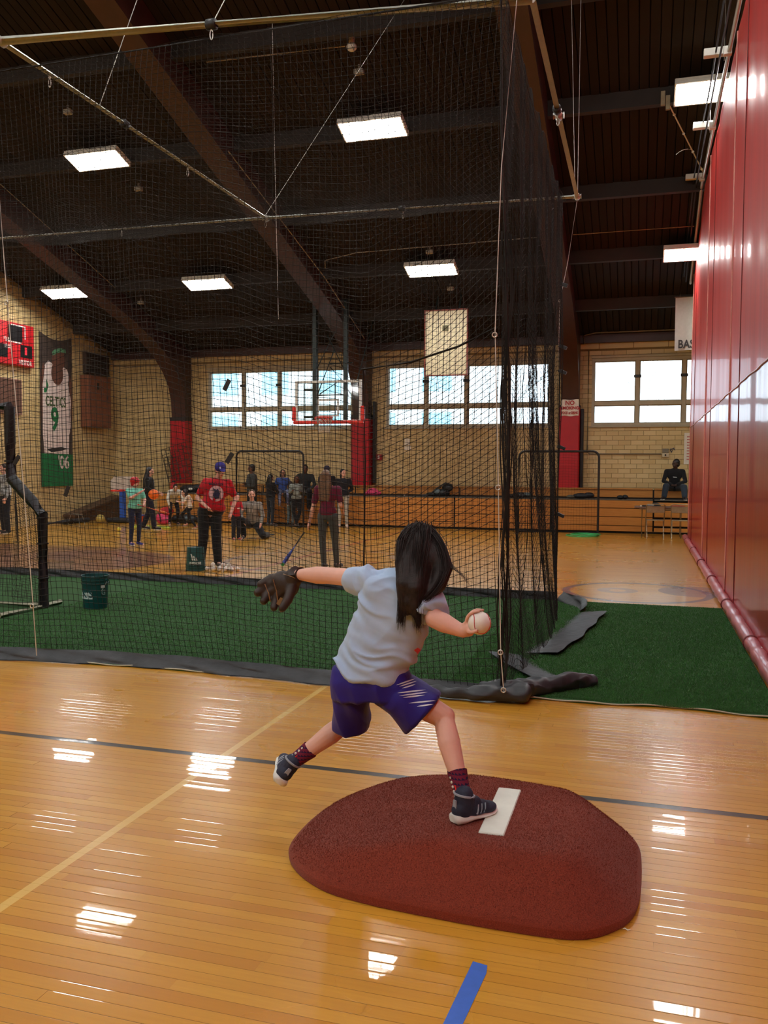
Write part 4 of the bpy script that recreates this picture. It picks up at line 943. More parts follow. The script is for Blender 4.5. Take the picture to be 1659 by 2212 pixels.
M_CAB = mat_wood('reddish_cabinet_ply', (118, 70, 48), (136, 84, 58), (2, 2, 8), .5)
lwbox(MB(), 22.62, 23.75, 2.86, 4.44, 0, .32, o0, .01).build('body', M_CAB, s); lwbox(MB(), 22.66, 23.71, 2.90, 4.40, .321, .34, o0, .004).build('door', M_CAB, s)
lwbox(MB(), 22.98, 23.10, 4.02, 4.22, .341, .346, o0, .002).build('dark_slot', M_BLACK, s); lwbox(MB(), 23.50, 23.55, 3.75, 3.85, .341, .355, o0, .003).build('lock', M_BLACK, s)
# slatted wooden folded rack by the left wall
s = thing('folded_wooden_risers', 'low dark wooden slatted riser stacked along the left wall', 'riser', (XL+.33, 22.9, 0)); M_RISE = mat_wood('dark_riser_wood', (82, 60, 44), (104, 78, 56), (2, 2, 8), .6)
for k in range(9):
    y = 21.75+k*.26; h_ = .18+.055*k; b = MB(); b.cbox((-.28, y-22.9, 0), (.10, y-22.9+.235, h_), .01); b.build('slat', M_RISE, s)
b = MB(); b.prism([(21.7, .16), (24.1, .66), (24.1, .72), (21.7, .22)], lambda y, z: (-.30, y-22.9, z), (.45, 0, 0)); b.build('top_board', M_RISE, s)
o = MB().tube([(0, 0, 0), (.02, 1.0, 0), (0, 2.1, 0)], .07, 10).build('rolled_mat', plain('dark_rolled_mat', (44, 42, 44), .8), None, smooth=50); o.location = (-15.8, 19.9, .07); tag(o, 'dark rolled mat lying on the floor along the left wall', 'mat')
s = thing('step_stool', 'small pale folding stool on the floor beside the rolled mat', 'stool', (-15.55, 21.1, 0)); MB().cbox((-.16, -.1, .27), (.16, .1, .29), .005).build('seat', plain('dull_seat', (120, 112, 98), .6), s)
for a in (-1, 1):
    for c in (-1, 1): b = MB(); b.tube([(a*.13, c*.08, .27), (a*.19, c*.12, .0)], .010, 6); b.build('leg', M_STEEL, s, smooth=50)

# ================================================================ SCREENS
M_FRAME = plain('black_pipe_padding', (20, 20, 22), .5, var=.2)
def screen(name, label, loc, rz, w, h_, corner, cellw, kick=True):
    s = thing(name, label, 'screen', loc, rz); b = MB(); pts = [(-w/2, 0, .03)]
    for k in range(7): a = PI-PI/2*k/6; pts.append((-w/2+corner+corner*math.cos(a), 0, h_-corner+corner*math.sin(a)))
    for k in range(7): a = PI/2-PI/2*k/6; pts.append((w/2-corner+corner*math.cos(a), 0, h_-corner+corner*math.sin(a)))
    pts.append((w/2, 0, .03)); b.tube(pts, .028, 8); b.tube([(-w/2, 0, .04), (w/2, 0, .04)], .028, 8); b.build('screen_frame', M_FRAME, s, smooth=60)
    for sx_ in (-1, 1): b = MB(); b.tube([(sx_*(w/2-.0), -.35, .03), (sx_*(w/2), .35, .03)], .025, 8); b.build('foot', M_FRAME, s, smooth=50)
    nu = int(w/cellw); nv = int(h_/cellw); uu = np.linspace(-w/2+.02, w/2-.02, nu)[:, None]; vv = np.linspace(.06, h_-.03, nv)[None, :]
    P = np.stack([uu+0*vv, .02+.02*np.sin(uu*4)*np.sin(vv*3)+0*uu, vv+.01*np.sin(uu*9)], 2); net_mesh('screen_netting', P, .0019, s, knots=False); return s
screen('pitching_screen', 'black framed netting screen in front of the bleachers, behind the standing families', (-9.90, 21.95, 0), .02, 2.0, 2.1, .16, .07)
screen('pitching_screen', 'black framed netting screen in front of the bleachers below the no smoking sign', (-2.06, 22.35, 0), .12, 2.0, 2.10, .16, .07)
# padded L-screen inside the cage
s = thing('padded_l_screen', 'black padded L-shaped pitching screen on the turf at the left edge', 'screen', (-6.62, 8.36, .01))
def pads(pts, r): 
    b = MB(); b.tube(pts, r, 12); return b.build('pad', plain('black_foam_padding', (24, 26, 30), .42, var=.2), s, smooth=50)
pads([(0, 0, .02), (0, 0, 1.10)], .062); pads([(0, 0, 1.08), (-.12, 0, 1.22), (-.42, 0, 1.50)], .064); pads([(-.42, 0, 1.50), (-.43, 0, 1.9), (-.43, 0, 2.33)], .062); pads([(-.43, 0, 2.33), (-1.0, 0, 2.34), (-1.7, 0, 2.34)], .058)
for z in (.35, .75, 1.05, 1.7, 2.15): 
    x = 0 if z < 1.1 else -.43; MB().lathe([(.066, -.008), (.066, .008)], 12, Matrix.Translation((x, 0, z))).build('strap', M_FRAME, s, smooth=40)
b = MB(); b.tube([(-1.8, 0, .03), (0, 0, .03)], .03, 8); b.tube([(0, -.72, .03), (0, .3, .03)], .03, 8); b.tube([(-1.8, -.72, .03), (-.9, -.70, .035), (0, -.70, .035)], .028, 8); b.build('base_pipe', plain('worn_white_base', (150, 146, 124), .6), s, smooth=50)
uu = np.linspace(-1.7, -.03, 40)[:, None]; vv = np.linspace(.05, 1, 44)[None, :]; top = np.where(uu > -.42, 1.10+(-uu)*.93, 2.3); P = np.stack([uu+0*vv, .10*np.sin(vv*3)+0*uu, vv*top], 2); net_mesh('screen_netting', P, .0022, s, knots=False)
b = MB(); P2 = [(-.005, -.02+.0*k, .1+k*.05) for k in range(20)]

# ================================================================ BUCKETS, BALLS, TOYS
M_BUCK = plain('dark_green_plastic', (10, 74, 74), .4, var=.08, scale=4); M_BUCKW = plain('white_bucket_print', (196, 214, 214), .5)
def bucket(loc, rz, label, h_=.385, r=.152, dark=False):
    s = thing('ball_bucket', label, 'bucket', loc, rz, 'green ball buckets')
    prof = [(r*.86, 0), (r*.88, .012), (r*.97, h_*.74), (r*1.03, h_*.745), (r*1.03, h_*.775), (r*.985, h_*.78), (r*.99, h_*.84), (r*1.045, h_*.845), (r*1.045, h_*.87), (r, h_*.875), (r*1.01, h_*.96), (r*1.06, h_*.965), (r*1.06, h_), (r*.97, h_), (r*.95, h_*.9), (r*.84, .02), (.002, .015)]
    MB().lathe(prof, 32).build('body', M_BUCK, s, smooth=40)
    b = MB(); b.tube([(r*1.06*math.cos(a), -.02-.01, h_*.80-.17*math.sin(a)) if False else (r*1.07*math.cos(a), r*1.07*math.sin(a)*-.62, h_*.86-.19*abs(math.sin(a))) for a in [PI*k/16 for k in range(17)]], .0035, 5); b.build('handle', M_STEEL, s, smooth=60)
    for a in (0, PI): MB().lathe([(.018, -.01), (.018, .01)], 10, Matrix.Translation((r*1.05*math.cos(a), 0, h_*.86)) @ Matrix.Rotation(PI/2, 4, 'Y')).build('handle_ear', M_BUCK, s)
    return s
def wrap(parent, r, a0, a1, z0, z1, m, name): 
    b = MB(); n = 12; P = [[(r*math.cos(a0+(a1-a0)*i/n), r*math.sin(a0+(a1-a0)*i/n), z) for z in (z0, z1)] for i in range(n+1)]; b.grid(P); b.grid([[(q[0]*.99, q[1]*.99, q[2]) for q in row] for row in P][::-1]); return b.build(name, m, parent, smooth=60)
b1 = bucket((-6.06, 8.55, .012), 0.0, 'dark green plastic ball bucket with wire handle standing on the turf')
def ctext(parent, tx, size, r, a0, z, m, sx=1.0, flip=False):
    sg = -1 if flip else 1
    text_mesh(tx, size, lambda a, c, d: ((r+d)*math.cos(a0+sg*a/r), (r+d)*math.sin(a0+sg*a/r), z+sg*c), m, parent, depth=.0015, bold=.002, sx=sx)
wrap(b1, .1425, -PI*.80, -PI*.37, .12, .235, M_BUCKW, 'print_label'); ctext(b1, "K'S", .13, .144, -PI*.52, .178, plain('teal_ink', (16, 80, 84), .5), .9)
wrap(b1, .148, -PI*.16, -PI*.03, .245, .275, M_BUCKW, 'print_label'); ctext(b1, 'G', .085, .1465, -PI*.09, .19, plain('faded_print', (110, 150, 150), .6), .9)
b2 = bucket((-6.84, 12.30, 0), 0.0, 'dark green adidas bucket turned upside down on the floor behind the coach', .37)
b2.rotation_euler = (PI, 0, 0); b2.location.z = .372
ctext(b2, 'adidas', .085, .150, PI*.36, .255, M_BUCKW, .95); 
for k, (hh_) in enumerate((.045, .075, .105)):
    b = MB(); r_ = .1475; a0 = PI*.52-.32+k*.24
    pts = [(a0, .215), (a0+.15, .215), (a0+.15-.20*0, .215-hh_)]
    q = [(-.30+k*.22, .205), (-.30+k*.22+.16, .205), (-.30+k*.22+.16+hh_*2.0, .205-hh_), (-.30+k*.22+hh_*2.0, .205-hh_)]
    vs = [(r_*math.cos(PI*.36+a), r_*math.sin(PI*.36+a), z) for a, z in q]; vs2 = [((r_+.003)*math.cos(PI*.36+a), (r_+.003)*math.sin(PI*.36+a), z) for a, z in q]
    b.add(vs+vs2, [(0,1,2,3), (7,6,5,4), (0,4,5,1), (1,5,6,2), (2,6,7,3), (3,7,4,0)]); b.build('stripe_logo', M_BUCKW, b2)
M_BALL = plain('white_baseball_leather', (232, 230, 222), .5, var=.04); M_STITCH = plain('red_stitch', (190, 40, 40), .6)
def make_ball(name, label, loc, r, group=None, parent=None, m=M_BALL):
    s = thing(name, label, 'ball', loc, RNG.random()*3, group); MB().ball((0,0,0), r, 20, 12).build('cover', m, s, smooth=180)
    b = MB(); pts = []
    for k in range(61):
        t_ = 2*PI*k/60; a_, b_ = .44, .2; x = math.cos(t_)+.28*math.cos(3*t_); y = math.sin(t_)-.28*math.sin(3*t_); z = .95*math.sin(2*t_); v = Vector((x, y, z)).normalized()*(r*1.004); pts.append(v)
    b.tube(pts, r*.035, 4, cap=False); b.build('seam_stitching', M_STITCH, s); return s
ball0 = make_ball('baseball', 'white baseball in the pile on the floor by the coach', (-6.62, 12.28, .037), .037, 'baseballs piled on the floor by the coach')
bs = [(-6.56,12.33),(-6.50,12.26),(-6.44,12.34),(-6.40,12.27),(-6.34,12.36),(-6.31,12.28),(-6.24,12.33),(-6.19,12.27),(-6.14,12.38),(-6.47,12.42),(-6.36,12.44),(-6.28,12.42)]
for k, (x, y) in enumerate(bs):
    c_ = copy_tree(ball0); c_.location = (x, y, .037); c_.rotation_euler = (k, k*.7, 0)
for (x, y, z) in ((-6.53, 12.30, .099), (-6.37, 12.33, .099), (-6.27, 12.34, .098)): c_ = copy_tree(ball0); c_.location = (x, y, z)
o = MB().ball((0,0,0), .12, 24, 14).build('toy_ball', plain('orange_rubber_ball', (232, 110, 36), .45, var=.1, scale=6), None, smooth=180); bp = gy(332, 1068, 17.6); o.location = bp; tag(o, 'orange ball in mid air before the person in black', 'ball')
o = MB().ball((0,0,0), .05, 14, 9).build('small_ball', plain('yellow_ball', (214, 206, 80), .6), None, smooth=180); g = gz(257, 1147); o.location = (g.x, g.y, .05); tag(o, 'small yellow ball alone on the floor left of the helmeted child', 'ball')
o = MB().ball((0,0,0), .13, 18, 11).build('toy_ball', plain('tan_yellow_ball', (176, 156, 80), .6), None, smooth=180); g = gz(243, 1122); o.location = (-15.1, 21.6, .13); tag(o, 'dull yellow ball beside the base of the toy hoop', 'ball')
# toy basketball hoop
g = gz(262, 1127); TH = Vector((-14.75, 22.2, 0)); s = thing('toy_basketball_hoop', "child's toy basketball hoop with blue post and white backboard", 'hoop', TH)
MB().cbox((-.42, -.28, .0), (.38, .28, .14), .05).build('base', plain('black_toy_base', (34, 34, 40), .5), s)
MB().cbox((-.085, -.06, .13), (.085, .06, .98), .02).build('post', plain('blue_toy_plastic', (40, 92, 190), .4), s)
b = MB(); oc = [(-.40, .95), (-.30, .88), (.30, .88), (.40, .95), (.40, 1.24), (.28, 1.36), (-.28, 1.36), (-.40, 1.24)]; b.prism(oc, lambda x, z: (x, .0, z), (0, .05, 0)); b.build('backboard', plain('grey_white_plastic', (196, 188, 178), .5), s)
b = MB(); b.tube([(.20*math.cos(a), -.24+.20*math.sin(a), .95) for a in [2*PI*k/20 for k in range(21)]], .026, 8, cap=False); b.cbox((-.08, -.06, .92), (.08, .0, .98), .01); b.build('rim', plain('orange_red_plastic', (222, 56, 40), .4), s, smooth=50)
# leaning wire rack
g = Vector((-14.0, 23.55, 1.15)); s = thing('wire_ball_rack', 'folded dark metal grid rack leaning against the left end of the wall', 'rack', g, 0)
b = MB(); ax_, az_ = Vector((.86, .0, .26)), Vector((-.42, .25, 1.02))
for k in range(7): q = ax_*(k/6); b.tube([q, q+az_], .011, 5)
for k in range(7): q = az_*(k/6); b.tube([q, q+ax_], .011, 5)
b.build('grid_panel', plain('dark_grid_metal', (70, 62, 48), .5), s, smooth=50)
b = MB(); q0 = Vector((-.05, .1, .0)); ax2, az2 = Vector((.40, .0, .12)), Vector((-.30, .2, .78))
for k in range(4): q = q0+ax2*(k/3); b.tube([q, q+az2], .011, 5)
for k in range(5): q = q0+az2*(k/4); b.tube([q, q+ax2], .011, 5)
b.build('side_panel', plain('dark_grid_metal', (70, 62, 48), .5), s, smooth=50)
# green hoops
for (dx, dy, r, lb, dz) in ((0, 0, .39, 'green hula hoop lying on the floor before the right screen, lower one', .012), (.07, .05, .36, 'green hula hoop lying on top of another before the right screen', .036)):
    b = MB(); b.tube([(r*math.cos(a), r*math.sin(a), 0) for a in [2*PI*k/40 for k in range(41)]], .013, 7, cap=False); o = b.build('hula_hoop', plain('green_hoop_plastic', (60, 186, 110), .35), None, smooth=60); g = gz(1259, 1156); o.location = (g.x+dx, g.y-.2+dy, dz); tag(o, lb, 'hoop', 'green hula hoops')
# bags on the bleachers
def blobs(name, label, cat, loc, parts, group=None):
    s = thing(name, label, cat, loc, 0, group)
    for nm, m, fn in parts: b = MB(); fn(b); b.build(nm, m, s, smooth=60)
    return s
M_BAGB = plain('black_nylon', (26, 28, 32), .5, var=.3, bump=.6, bscale=10); M_PINK = plain('hot_pink_nylon', (226, 70, 120), .5, var=.15, bump=.5, bscale=10); M_TEALB = plain('grey_blue_nylon', (96, 116, 124), .5)
blobs('equipment_bag', 'black sports bag with strap lying on the bleacher ledge in the middle', 'bag', (-5.35, 23.3, .872), [('body', M_BAGB, lambda b: (b.ball((0, 0, .10), (.26, .14, .11)), b.ball((.18, .05, .25), (.16, .10, .12)), b.ball((-.22, 0, .06), (.2, .1, .06)))), ('flap', M_TEALB, lambda b: b.ball((-.08, -.10, .14), (.09, .05, .07))), ('strap', M_BAGB, lambda b: b.tube([(-.3, 0, .05), (-.1, -.12, .22), (.15, -.1, .38), (.33, 0, .32)], .02, 6))])
blobs('baseball_bat', 'dark bat lying on the ledge left of the black sports bag', 'bat', (-5.95, 23.25, .872), [('barrel', plain('dark_bat', (40, 40, 44), .4), lambda b: b.tube([(-.42, 0, .022), (-.1, .01, .026), (.15, .02, .03), (.4, .03, .033)], [.012, .015, .028, .032], 10)), ('knob', M_WHITE, lambda b: b.ball((-.43, 0, .022), .022, 8, 6))])
blobs('pink_helmet_bag', 'bright pink bag on the bleacher ledge right of the woman in black', 'bag', (-7.35, 23.35, .872), [('body', M_PINK, lambda b: (b.ball((0, 0, .10), (.18, .12, .11)), b.ball((.13, .02, .07), (.12, .1, .07)), b.ball((-.16, .02, .05), (.1, .08, .05)))), ('strap', M_PINK, lambda b: b.tube([(-.2, -.05, .02), (0, -.13, .2), (.2, -.05, .05)], .015, 6))])
blobs('shoe_bag', 'dark shoes and cloth heaped on the ledge behind the right screen', 'bag', (-1.55, 23.25, .872), [('body', M_BAGB, lambda b: (b.ball((0, 0, .07), (.22, .12, .08)), b.ball((.2, .03, .09), (.14, .1, .08)))), ('flap', plain('olive_cloth', (92, 90, 78), .8), lambda b: b.ball((-.25, 0, .05), (.13, .1, .05)))])
blobs('shoe_bag', 'small dark shoes on the ledge between the right screen and the table', 'shoes', (-.55, 23.25, .872), [('body', M_BAGB, lambda b: (b.ball((0, 0, .05), (.09, .12, .06)), b.ball((.12, .03, .06), (.08, .1, .06))))])
blobs('sports_bag', 'grey and black bag slumped behind the end net on the ledge', 'bag', (-3.1, 23.25, .872), [('body', M_BAGB, lambda b: (b.ball((0, 0, .07), (.3, .12, .08)), b.ball((-.3, 0, .05), (.2, .1, .05)))), ('flap', M_TEALB, lambda b: b.ball((.15, -.08, .1), (.1, .05, .05)))])
blobs('sports_bag', 'black bag on the bleachers right of the red column pad', 'bag', (-13.2, 23.4, .872), [('body', M_BAGB, lambda b: (b.ball((0, 0, .12), (.34, .14, .12)), b.ball((.25, 0, .16), (.16, .1, .1)))), ('flap', M_WHITE, lambda b: b.ball((.1, -.13, .12), (.07, .02, .04)))])
blobs('red_jacket', 'red jacket heaped on the bleachers behind the coach', 'jacket', (-12.25, 23.3, .872), [('cloth', plain('red_jacket_cloth', (186, 34, 40), .8, var=.2, bump=.6, bscale=9), lambda b: (b.ball((0, 0, .12), (.28, .16, .13)), b.ball((.2, .02, .2), (.14, .1, .12)))), ('collar', M_BAGB, lambda b: b.ball((.02, -.13, .18), (.10, .05, .05)))])
blobs('red_cap_bag', 'red bag standing on the bleachers beside the column pad', 'bag', (-13.75, 23.4, .872), [('body', plain('red_bag_cloth', (190, 40, 46), .7), lambda b: (b.ball((0, 0, .16), (.10, .1, .17)))), ('top', M_BAGB, lambda b: b.ball((0, 0, .33), (.06, .06, .03)))])
blobs('backpack', 'pink and red backpack on the floor among the playing children', 'bag', (-13.2, 21.9, 0), [('body', M_PINK, lambda b: (b.ball((0, 0, .18), (.24, .16, .19)), b.ball((.1, -.1, .13), (.2, .08, .12)))), ('red_pocket', plain('red_bag_cloth', (190, 40, 46), .7), lambda b: (b.ball((.12, -.02, .38), (.22, .14, .13)))), ('strap', M_BAGB, lambda b: b.tube([(-.1, -.14, .36), (.0, -.2, .25), (.02, -.17, .08)], .015, 6))])
blobs('backpack', 'black backpack on the floor behind the pink backpack', 'bag', (-12.75, 22.4, 0), [('body', M_BAGB, lambda b: (b.ball((0, 0, .14), (.4, .16, .14)), b.ball((-.3, 0, .12), (.2, .15, .12)))), ('flap', M_TEALB, lambda b: b.ball((.1, -.14, .15), (.12, .04, .06)))])
blobs('orange_crate', 'orange and blue toy tub beside the toy hoop', 'tub', (-13.95, 21.9, 0), [('body', plain('orange_tub', (212, 84, 40), .5), lambda b: b.lathe([(.14, 0), (.17, .22), (.18, .23), (.15, .22), (.12, .02)], 16)), ('lid', plain('blue_toy_plastic', (40, 92, 190), .4), lambda b: b.lathe([(.19, .232), (.19, .25), (.05, .27)], 16))])
for k, (x, y, rz, lb) in enumerate(((-12.6, 20.3, .05, 'yellow-green foam bar on the floor behind the person in black'), (-12.9, 20.8, -.05, 'yellow-green foam bar on the floor, farther of the two'))):
    o = MB().cbox((-.55, -.03, 0), (.55, .03, .045), .012).build('foam_bar', plain('neon_yellow_foam', (196, 214, 80), .6), None); o.location = (x, y, 0); o.rotation_euler.z = rz; tag(o, lb, 'foam bar', 'yellow foam bars on the floor')
o = MB().cbox((-.05, -.03, 0), (.05, .03, .62), .012).build('foam_post', plain('bright_yellow_foam', (222, 216, 50), .6), None); g = gz(104, 1172); o.location = (-12.15, 15.4, 0); tag(o, 'narrow bright yellow foam post standing behind the padded screen', 'post')
o = MB().cbox((-.13, -.06, 0), (.13, .06, .03), .01).build('home_plate_mat', M_BLACK, None); g = gz(581, 1156); o.location = (g.x, g.y, 0); tag(o, 'small flat black mat on the floor right of the kneeling woman', 'mat')

# ================================================================ TABLE AND FOLDING CHAIRS
TB = Vector((.62, 22.1, 0)); s = thing('folding_table', 'brown topped folding table in front of the bleachers by the divider', 'table', TB)
M_TT = plain('brown_table_top', (120, 96, 84), .4); M_TL = plain('tan_metal', (160, 142, 112), .4, .6)
MB().cbox((-.80, -.38, .715), (.38, .38, .745), .006).build('tabletop', M_TT, s); MB().cbox((-.68, -.33, .675), (.36, .33, .715), .004).build('apron', M_TL, s)
for x in (-.62, .28):
    for y in (-.30, .30): b = MB(); b.tube([(x, y, .68), (x, y, .0)], .014, 6); b.build('leg', M_TL, s, smooth=50)
MB().box((.05, .0, .745), (.38, .30, .765)).build('red_sheet', plain('red_sheet', (168, 70, 60), .6), s)
def make_chair(loc, rz, label):
    s = thing('folding_chair', label, 'chair', loc, rz, 'metal folding chairs by the table')
    m = M_TL
    for sx_ in (-.21, .21):
        b = MB(); b.tube([(sx_, -.22, 0), (sx_, -.02, .44), (sx_, .19, .80)], .012, 6); b.build('front_leg', m, s, smooth=50)
        b = MB(); b.tube([(sx_*.9, .24, 0), (sx_*.9, .02, .43)], .012, 6); b.build('rear_leg', m, s, smooth=50)
    b = MB(); b.tube([(-.21, .19, .80), (-.18, .20, .825), (.18, .20, .825), (.21, .19, .80)], .012, 6); b.build('top_tube', m, s, smooth=50)
    MB().cbox((-.195, -.20, .43), (.195, .20, .447), .006).build('seat', m, s)
    MB().cbox((-.205, .165, .62), (.205, .185, .78), .006).build('backrest', m, s)
    for z, y in ((.14, -.155), (.16, .165)): b = MB(); b.tube([(-.2, y, z), (.2, y, z)], .009, 6); b.build('stretcher', m, s, smooth=50)
    return s
make_chair((.30, 21.64, 0), PI+.05, 'tan metal folding chair pushed under the left half of the table')
make_chair((.88, 21.66, 0), PI-.05, 'tan metal folding chair under the table next to the divider')
blobs('tray_of_papers', 'dark tray with papers lying on the folding table', 'tray', (.22, 22.07, .745), [('tray', M_BAGB, lambda b: (b.cbox((-.22, -.14, 0), (.22, .14, .03), .008), b.ball((.1, .02, .05), (.10, .08, .05)))), ('papers', M_WHITE, lambda b: (b.cbox((-.12, -.13, .03), (.06, .05, .045), .004), b.cbox((-.27, -.12, .0), (-.23, .05, .03), .004)))])
# ================================================================ PEOPLE
def cap(b, p0, p1, r0, r1, n=14, flat=None):
    p0, p1 = Vector(p0), Vector(p1); d = p1-p0; L = d.length
    if L < 1e-6: return b.ball(p0, r0, n, 8)
    d = d/L; pts = []; rr = []
    for a in (-1.0, -.92, -.7, -.38): pts.append(p0+d*r0*a); rr.append(r0*math.sqrt(max(0, 1-a*a))+.0004)
    for k in range(9): pts.append(p0.lerp(p1, k/8)); rr.append(r0+(r1-r0)*k/8)
    for a in (.38, .7, .92, 1.0): pts.append(p1+d*r1*a); rr.append(r1*math.sqrt(max(0, 1-a*a))+.0004)
    return b.tube(pts, rr, n, flat=flat)
def basis(right, up):
    z = Vector(up).normalized(); x = Vector(right); x = (x-z*x.dot(z)).normalized(); y = z.cross(x); return Matrix((x, y, z)).transposed().to_4x4()
def remesh(b, name, mat, parent, vox, it=6, **props):
    o = b.build(name, mat, parent, **props)
    m = o.modifiers.new('r', 'REMESH'); m.mode = 'VOXEL'; m.voxel_size = vox; m.use_smooth_shade = True
    s = o.modifiers.new('s', 'SMOOTH'); s.factor = .5; s.iterations = it
    apply_mods(o); o.data.name = name; o.data.materials.clear(); o.data.materials.append(mat); return o
def cloth_mat(name, rgb, bump=.35, bs=11, rough=.85, var=.1, sheen=.15): return plain(name, rgb, rough, 0, .25, var, 6, bump, bs, sheen)
SKIN = {'fair': plain('fair_skin', (224, 174, 156), .5, var=.05, scale=12, spec=.35), 'tan': plain('tan_skin', (190, 138, 110), .5, var=.05, scale=12, spec=.35),
        'brown': plain('brown_skin', (112, 72, 54), .5, var=.06, scale=12), 'deep': plain('deep_brown_skin', (60, 40, 34), .5, var=.06, scale=12)}
HAIR = {'black': plain('black_hair', (22, 18, 18), .4, var=.4, scale=60, bump=.4, bscale=90), 'dark': plain('dark_brown_hair', (44, 28, 22), .4, var=.4, scale=60, bump=.4, bscale=90),
        'brown': plain('light_brown_hair', (112, 82, 56), .45, var=.3, scale=60, bump=.4, bscale=90)}
M_EYE = plain('dark_eye', (30, 22, 20), .2); M_LIP = plain('lip', (150, 84, 76), .5); M_SOLEW = plain('white_sole', (220, 220, 214), .5)
DEF = dict(pelvis=(0,0,.95), chest=(0,.0,1.28), neck=(0,-.01,1.46), head=(0,.02,1.615), shR=(.185,0,1.40), shL=(-.185,0,1.40), elR=(.235,-.03,1.13), elL=(-.235,-.03,1.13), wrR=(.245,.07,.90), wrL=(-.245,.07,.90),
           hipR=(.095,0,.92), hipL=(-.095,0,.92), knR=(.105,.02,.50), knL=(-.105,.02,.50), anR=(.11,-.02,.075), anL=(-.11,-.02,.075), toeR=(.13,.17,.03), toeL=(-.13,.17,.03))
def person(label, loc, rz, scale=1.0, J=None, skin='fair', hair=('black', 'short'), shirt=None, sleeve='long', pants=None, slim=False, shoes=(40, 40, 44), look=0.0, nod=0.0, bulk=1.1, cap_=None, vox=.012, group='people in the gym', extra=None, tilt=0.0, hand=True, headscale=1.0, skirt=0.0):
    t = thing('person', label, 'person', loc, rz, group); s = scale
    Q = dict(DEF); Q.update(J or {}); Q = {k: Vector(v)*s for k, v in Q.items()}
    Tb = basis(Q['shR']-Q['shL'], Q['neck']-Q['pelvis']); Hm = (Matrix.Rotation(look, 4, 'Z') @ Matrix.Rotation(nod, 4, 'X') @ Matrix.Rotation(tilt, 4, 'Y'))
    hs = s*headscale; H = lambda x, y, z: Q['head']+(Hm @ Vector((x, y, z)))*hs
    def hball(b, c, r, n=18, m=12): b.ball(H(*c), Vector(r)*hs, n, m, Hm)
    b = MB()
    hball(b, (0, -.005, .025), (.074, .094, .092)); hball(b, (0, .022, -.045), (.056, .064, .062)); hball(b, (0, .040, -.085), (.032, .036, .024))
    cap(b, H(0, .088, .005), H(0, .104, -.025), .008*hs, .013*hs); 
    for sx in (-1, 1): hball(b, (sx*.076, -.005, -.010), (.010, .019, .030), 10, 8)
    cap(b, Q['neck']+(Q['chest']-Q['neck'])*.2, H(0, -.01, -.06), .056*s, .050*s)
    b.ball(Q['chest'], Vector((.14*bulk, .095*bulk, .17))*s, 18, 12, Tb); b.ball(Q['pelvis'], Vector((.13*bulk, .10*bulk, .12))*s, 18, 12, Tb); cap(b, Q['pelvis'], Q['chest'], .105*s*bulk, .11*s*bulk)
    for S in 'RL':
        cap(b, Q['sh'+S], Q['el'+S], .050*s, .039*s); cap(b, Q['el'+S], Q['wr'+S], .040*s, .027*s); cap(b, Q['chest']*.3+Q['sh'+S]*.7, Q['sh'+S], .07*s, .055*s)
        d = (Q['wr'+S]-Q['el'+S]).normalized(); sd = Vector((1 if S == 'R' else -1, 0, 0)); x = (Vector((0, 1, 0))-d*d.y); x = x.normalized() if x.length > .2 else Vector((0, 0, 1)); pn = d.cross(x)
        w = Q['wr'+S]; cap(b, w, w+d*.075*s, .026*s, .030*s, flat=1.0)
        for k in range(4):
            o_ = x*((k-1.5)*.021*s); ln = (.062, .072, .068, .054)[k]*s; p0 = w+d*.085*s+o_; p1 = p0+d*ln*.55+x*(k-1.5)*.004*s; p2 = p1+d*ln*.4-pn*.014*s*(1 if S == 'R' else -1)
            cap(b, p0, p1, .0105*s, .0095*s, 8); cap(b, p1, p2, .0095*s, .008*s, 8)
        p0 = w+d*.03*s+x*.026*s; p1 = p0+d*.035*s+x*.030*s; cap(b, p0, p1, .0125*s, .011*s, 8); cap(b, p1, p1+d*.03*s, .011*s, .009*s, 8)
        cap(b, Q['hip'+S], Q['kn'+S], .080*s, .054*s); cap(b, Q['kn'+S], Q['an'+S], .052*s, .034*s); cap(b, Q['an'+S], Q['toe'+S], .034*s, .026*s)
    remesh(b, 'body', SKIN[skin], t, max(vox*s, .0085), 3)
    for sx in (-1, 1): e = MB(); e.ball(H(sx*.030, .080, .012), (.010*hs,)*3, 8, 6); e.build('eye', M_EYE, t, smooth=180)
    e = MB(); e.ball(H(0, .086, -.055), Vector((.022, .006, .006))*hs, 10, 6, Hm); e.build('mouth', M_LIP, t, smooth=180)
    if hair:
        hc, st = hair; b = MB(); hball(b, (0, -.022, .040), (.084, .094, .094))
        if st in ('short', 'bob', 'long', 'pony', 'scarf', 'back'): hball(b, (0, -.045, -.005), (.080, .070, .085))
        if st == 'bob': 
            for sx in (-1, 1): cap(b, H(sx*.070, -.02, .02), H(sx*.078, -.02, -.11), .032*hs, .028*hs)
            cap(b, H(0, -.07, 0), H(0, -.08, -.13), .06*hs, .05*hs)
        if st == 'long':
            for sx in (-1, 0, 1):
                cap(b, H(sx*.055, -.05, .03), H(sx*.075, -.075, -.14), .045*hs, .048*hs); cap(b, H(sx*.075, -.075, -.14), H(sx*.062, -.115, -.40), .048*hs, .030*hs)
        if st == 'scarf':
            for sx in (-1, 0, 1): cap(b, H(sx*.05, -.05, .03), H(sx*.09, -.09, -.22), .055*hs, .085*hs); cap(b, H(sx*.09, -.09, -.22), H(sx*.09, -.12, -.36), .085*hs, .06*hs)
        if st == 'pony': cap(b, H(0, -.10, .03), H(.01, -.135, -.08), .026*hs, .030*hs); cap(b, H(.01, -.135, -.08), H(.01, -.12, -.20), .030*hs, .012*hs)
        if st == 'bun': hball(b, (0, -.09, .09), (.035, .035, .035))
